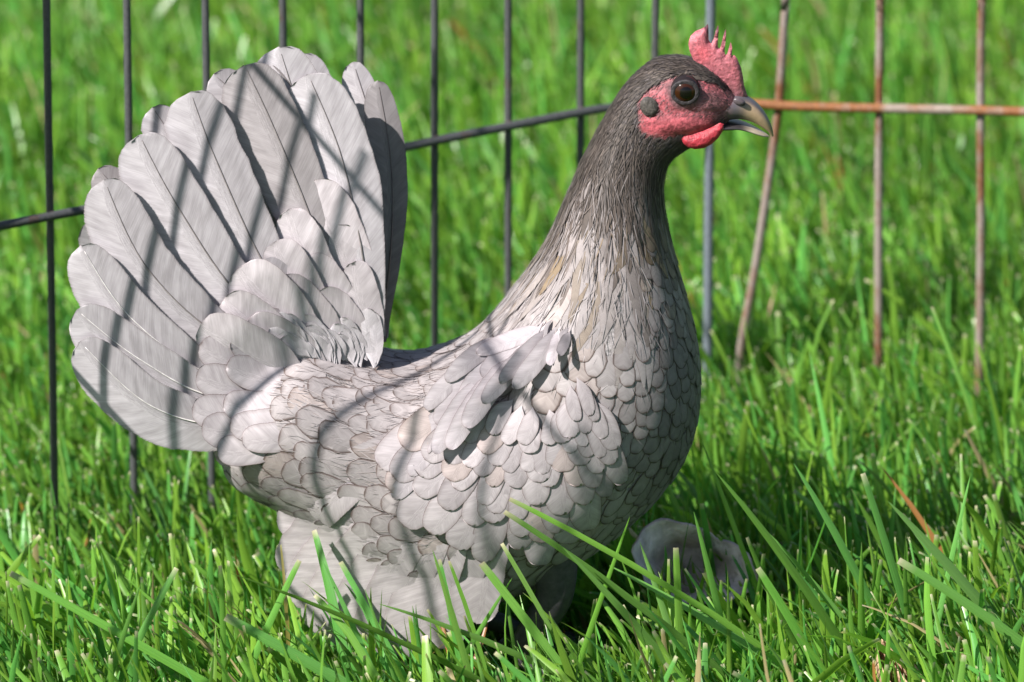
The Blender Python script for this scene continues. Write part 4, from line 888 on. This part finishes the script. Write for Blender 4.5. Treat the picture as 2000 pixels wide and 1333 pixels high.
# single long blades that cross in front of the hen and the scrap (tip, root in photograph pixels)
hero = [((985, 1000), (1260, 1215), -.075, 5), ((995, 975), (1330, 1190), -.072, 4.5), ((980, 1062), (1085, 1260), -.080, 4), ((1100, 1070), (1320, 1330), -.085, 6), ((940, 1100), (1090, 1300), -.09, 7), ((845, 1075), (905, 1290), -.095, 5),
        ((630, 1095), (730, 1330), -.085, 4.5), ((665, 1098), (790, 1330), -.085, 5), ((712, 1150), (770, 1333), -.085, 3), ((20, 1120), (330, 1300), -.10, 6), ((450, 990 + 130), (880, 1330), -.095, 7), ((440, 1205), (660, 1340), -.11, 8),
        ((1250, 1060), (1330, 1300), -.06, 5), ((1320, 1070), (1330, 1320), -.07, 5.5), ((1355, 1000), (1410, 1240), -.05, 5), ((1400, 925), (1610, 1230), -.045, 6), ((1550, 905), (1690, 1180), -.03, 6), ((1685, 925), (1760, 1180), -.03, 5.5),
        ((1735, 980), (1880, 1150), -.035, 8), ((1755, 1095), (2010, 1290), -.09, 7), ((1370, 860), (1425, 1010), .01, 4), ((1190, 1105), (1500, 1300), -.06, 6), ((345, 1110), (240, 1330), -.09, 5), ((275, 1140), (215, 1333), -.1, 4.5), ((430, 1105), (440, 1333), -.1, 4),
        ((1230, 1010), (1120, 1333), -.08, 4), ((1000, 1130), (930, 1250), -.08, 4), ((740, 1180), (1020, 1310), -.085, 5), ((1500, 1040), (1700, 1290), -.04, 6), ((1820, 600), (1880, 780), .20, 3), ((585, 1095), (500, 1290), -.09, 5), ((1480, 1110), (1590, 1310), -.07, 6), ((1895, 930), (1840, 1180), -.03, 4)]
for (tp, rt, yv, w) in hero:
    a = P(rt[0], rt[1], yv); b = P(tp[0], tp[1], yv + RNG.uniform(-.012, .004)); d = a - b
    if a[2] > -.02:                                               # carry the root on down into the turf
        a = a + nrm(d[None])[0] * ((a[2] + .02) / max(.35, -nrm(d[None])[0][2] if d[2] < 0 else .35)) * 1.0; a[2] = -.02
    tt = np.array([0, .15, .3, .5, .7, .85, .94, .985, 1.0]); bow = np.array([0, -.5, .6]) * .10 * np.linalg.norm(b - a)
    c = a + (b - a) * tt[:, None] + bow * (4 * tt * (1 - tt))[:, None] * RNG.uniform(.2, 1)
    T = nrm(np.gradient(c, axis=0)); A = nrm(np.cross(T, np.array([.3 * RNG.normal(), -1, .5 * RNG.normal()]))); B = np.cross(T, A)
    blunt = RNG.random() < .5; wp = np.interp(tt, [0, .3, .75, .95, 1], [.8, 1, .85, .7, .6] if blunt else [.8, 1, .75, .3, .04]) * w * .0005 * .62
    us = np.array([-1, 0, 1.]); V = c[:, None] + A[:, None] * (wp[:, None] * us)[..., None] - B[:, None] * (wp[:, None] * np.array([0, .35, 0]))[..., None]
    col_, tip_ = grass_colors(1, np.array([a[0]]), np.array([a[1]])); col_ = np.array([[.17, .37, .065]]) * RNG.uniform(.6, 1.25) * np.array([[RNG.uniform(.75, 1.15), 1, RNG.uniform(.7, 1.5)]])
    C = np.broadcast_to(col_[:, None], (9, 3, 3)).copy(); C[-1] = tip_[0] if blunt else C[-1]; C[-2] = C[-2] * .5 + C[-1] * .5
    add((V.reshape(-1, 3), grid_faces(9, 3), C.reshape(-1, 3), np.stack([np.broadcast_to(us, (9, 3)) + RNG.uniform(0, 90), np.broadcast_to(tt[:, None] * 6, (9, 3))], -1).reshape(-1, 2)))
gm = make_mesh('grass', np.vstack(GV), np.vstack(GFc), {'Col': np.vstack(GC)}, np.vstack(GU))
link('grass', gm, M_GRASS, kind='stuff', label='sunlit green lawn of long mown blades with pale cut tips', cat='grass')
print('grass tris', len(gm.polygons) * 2)
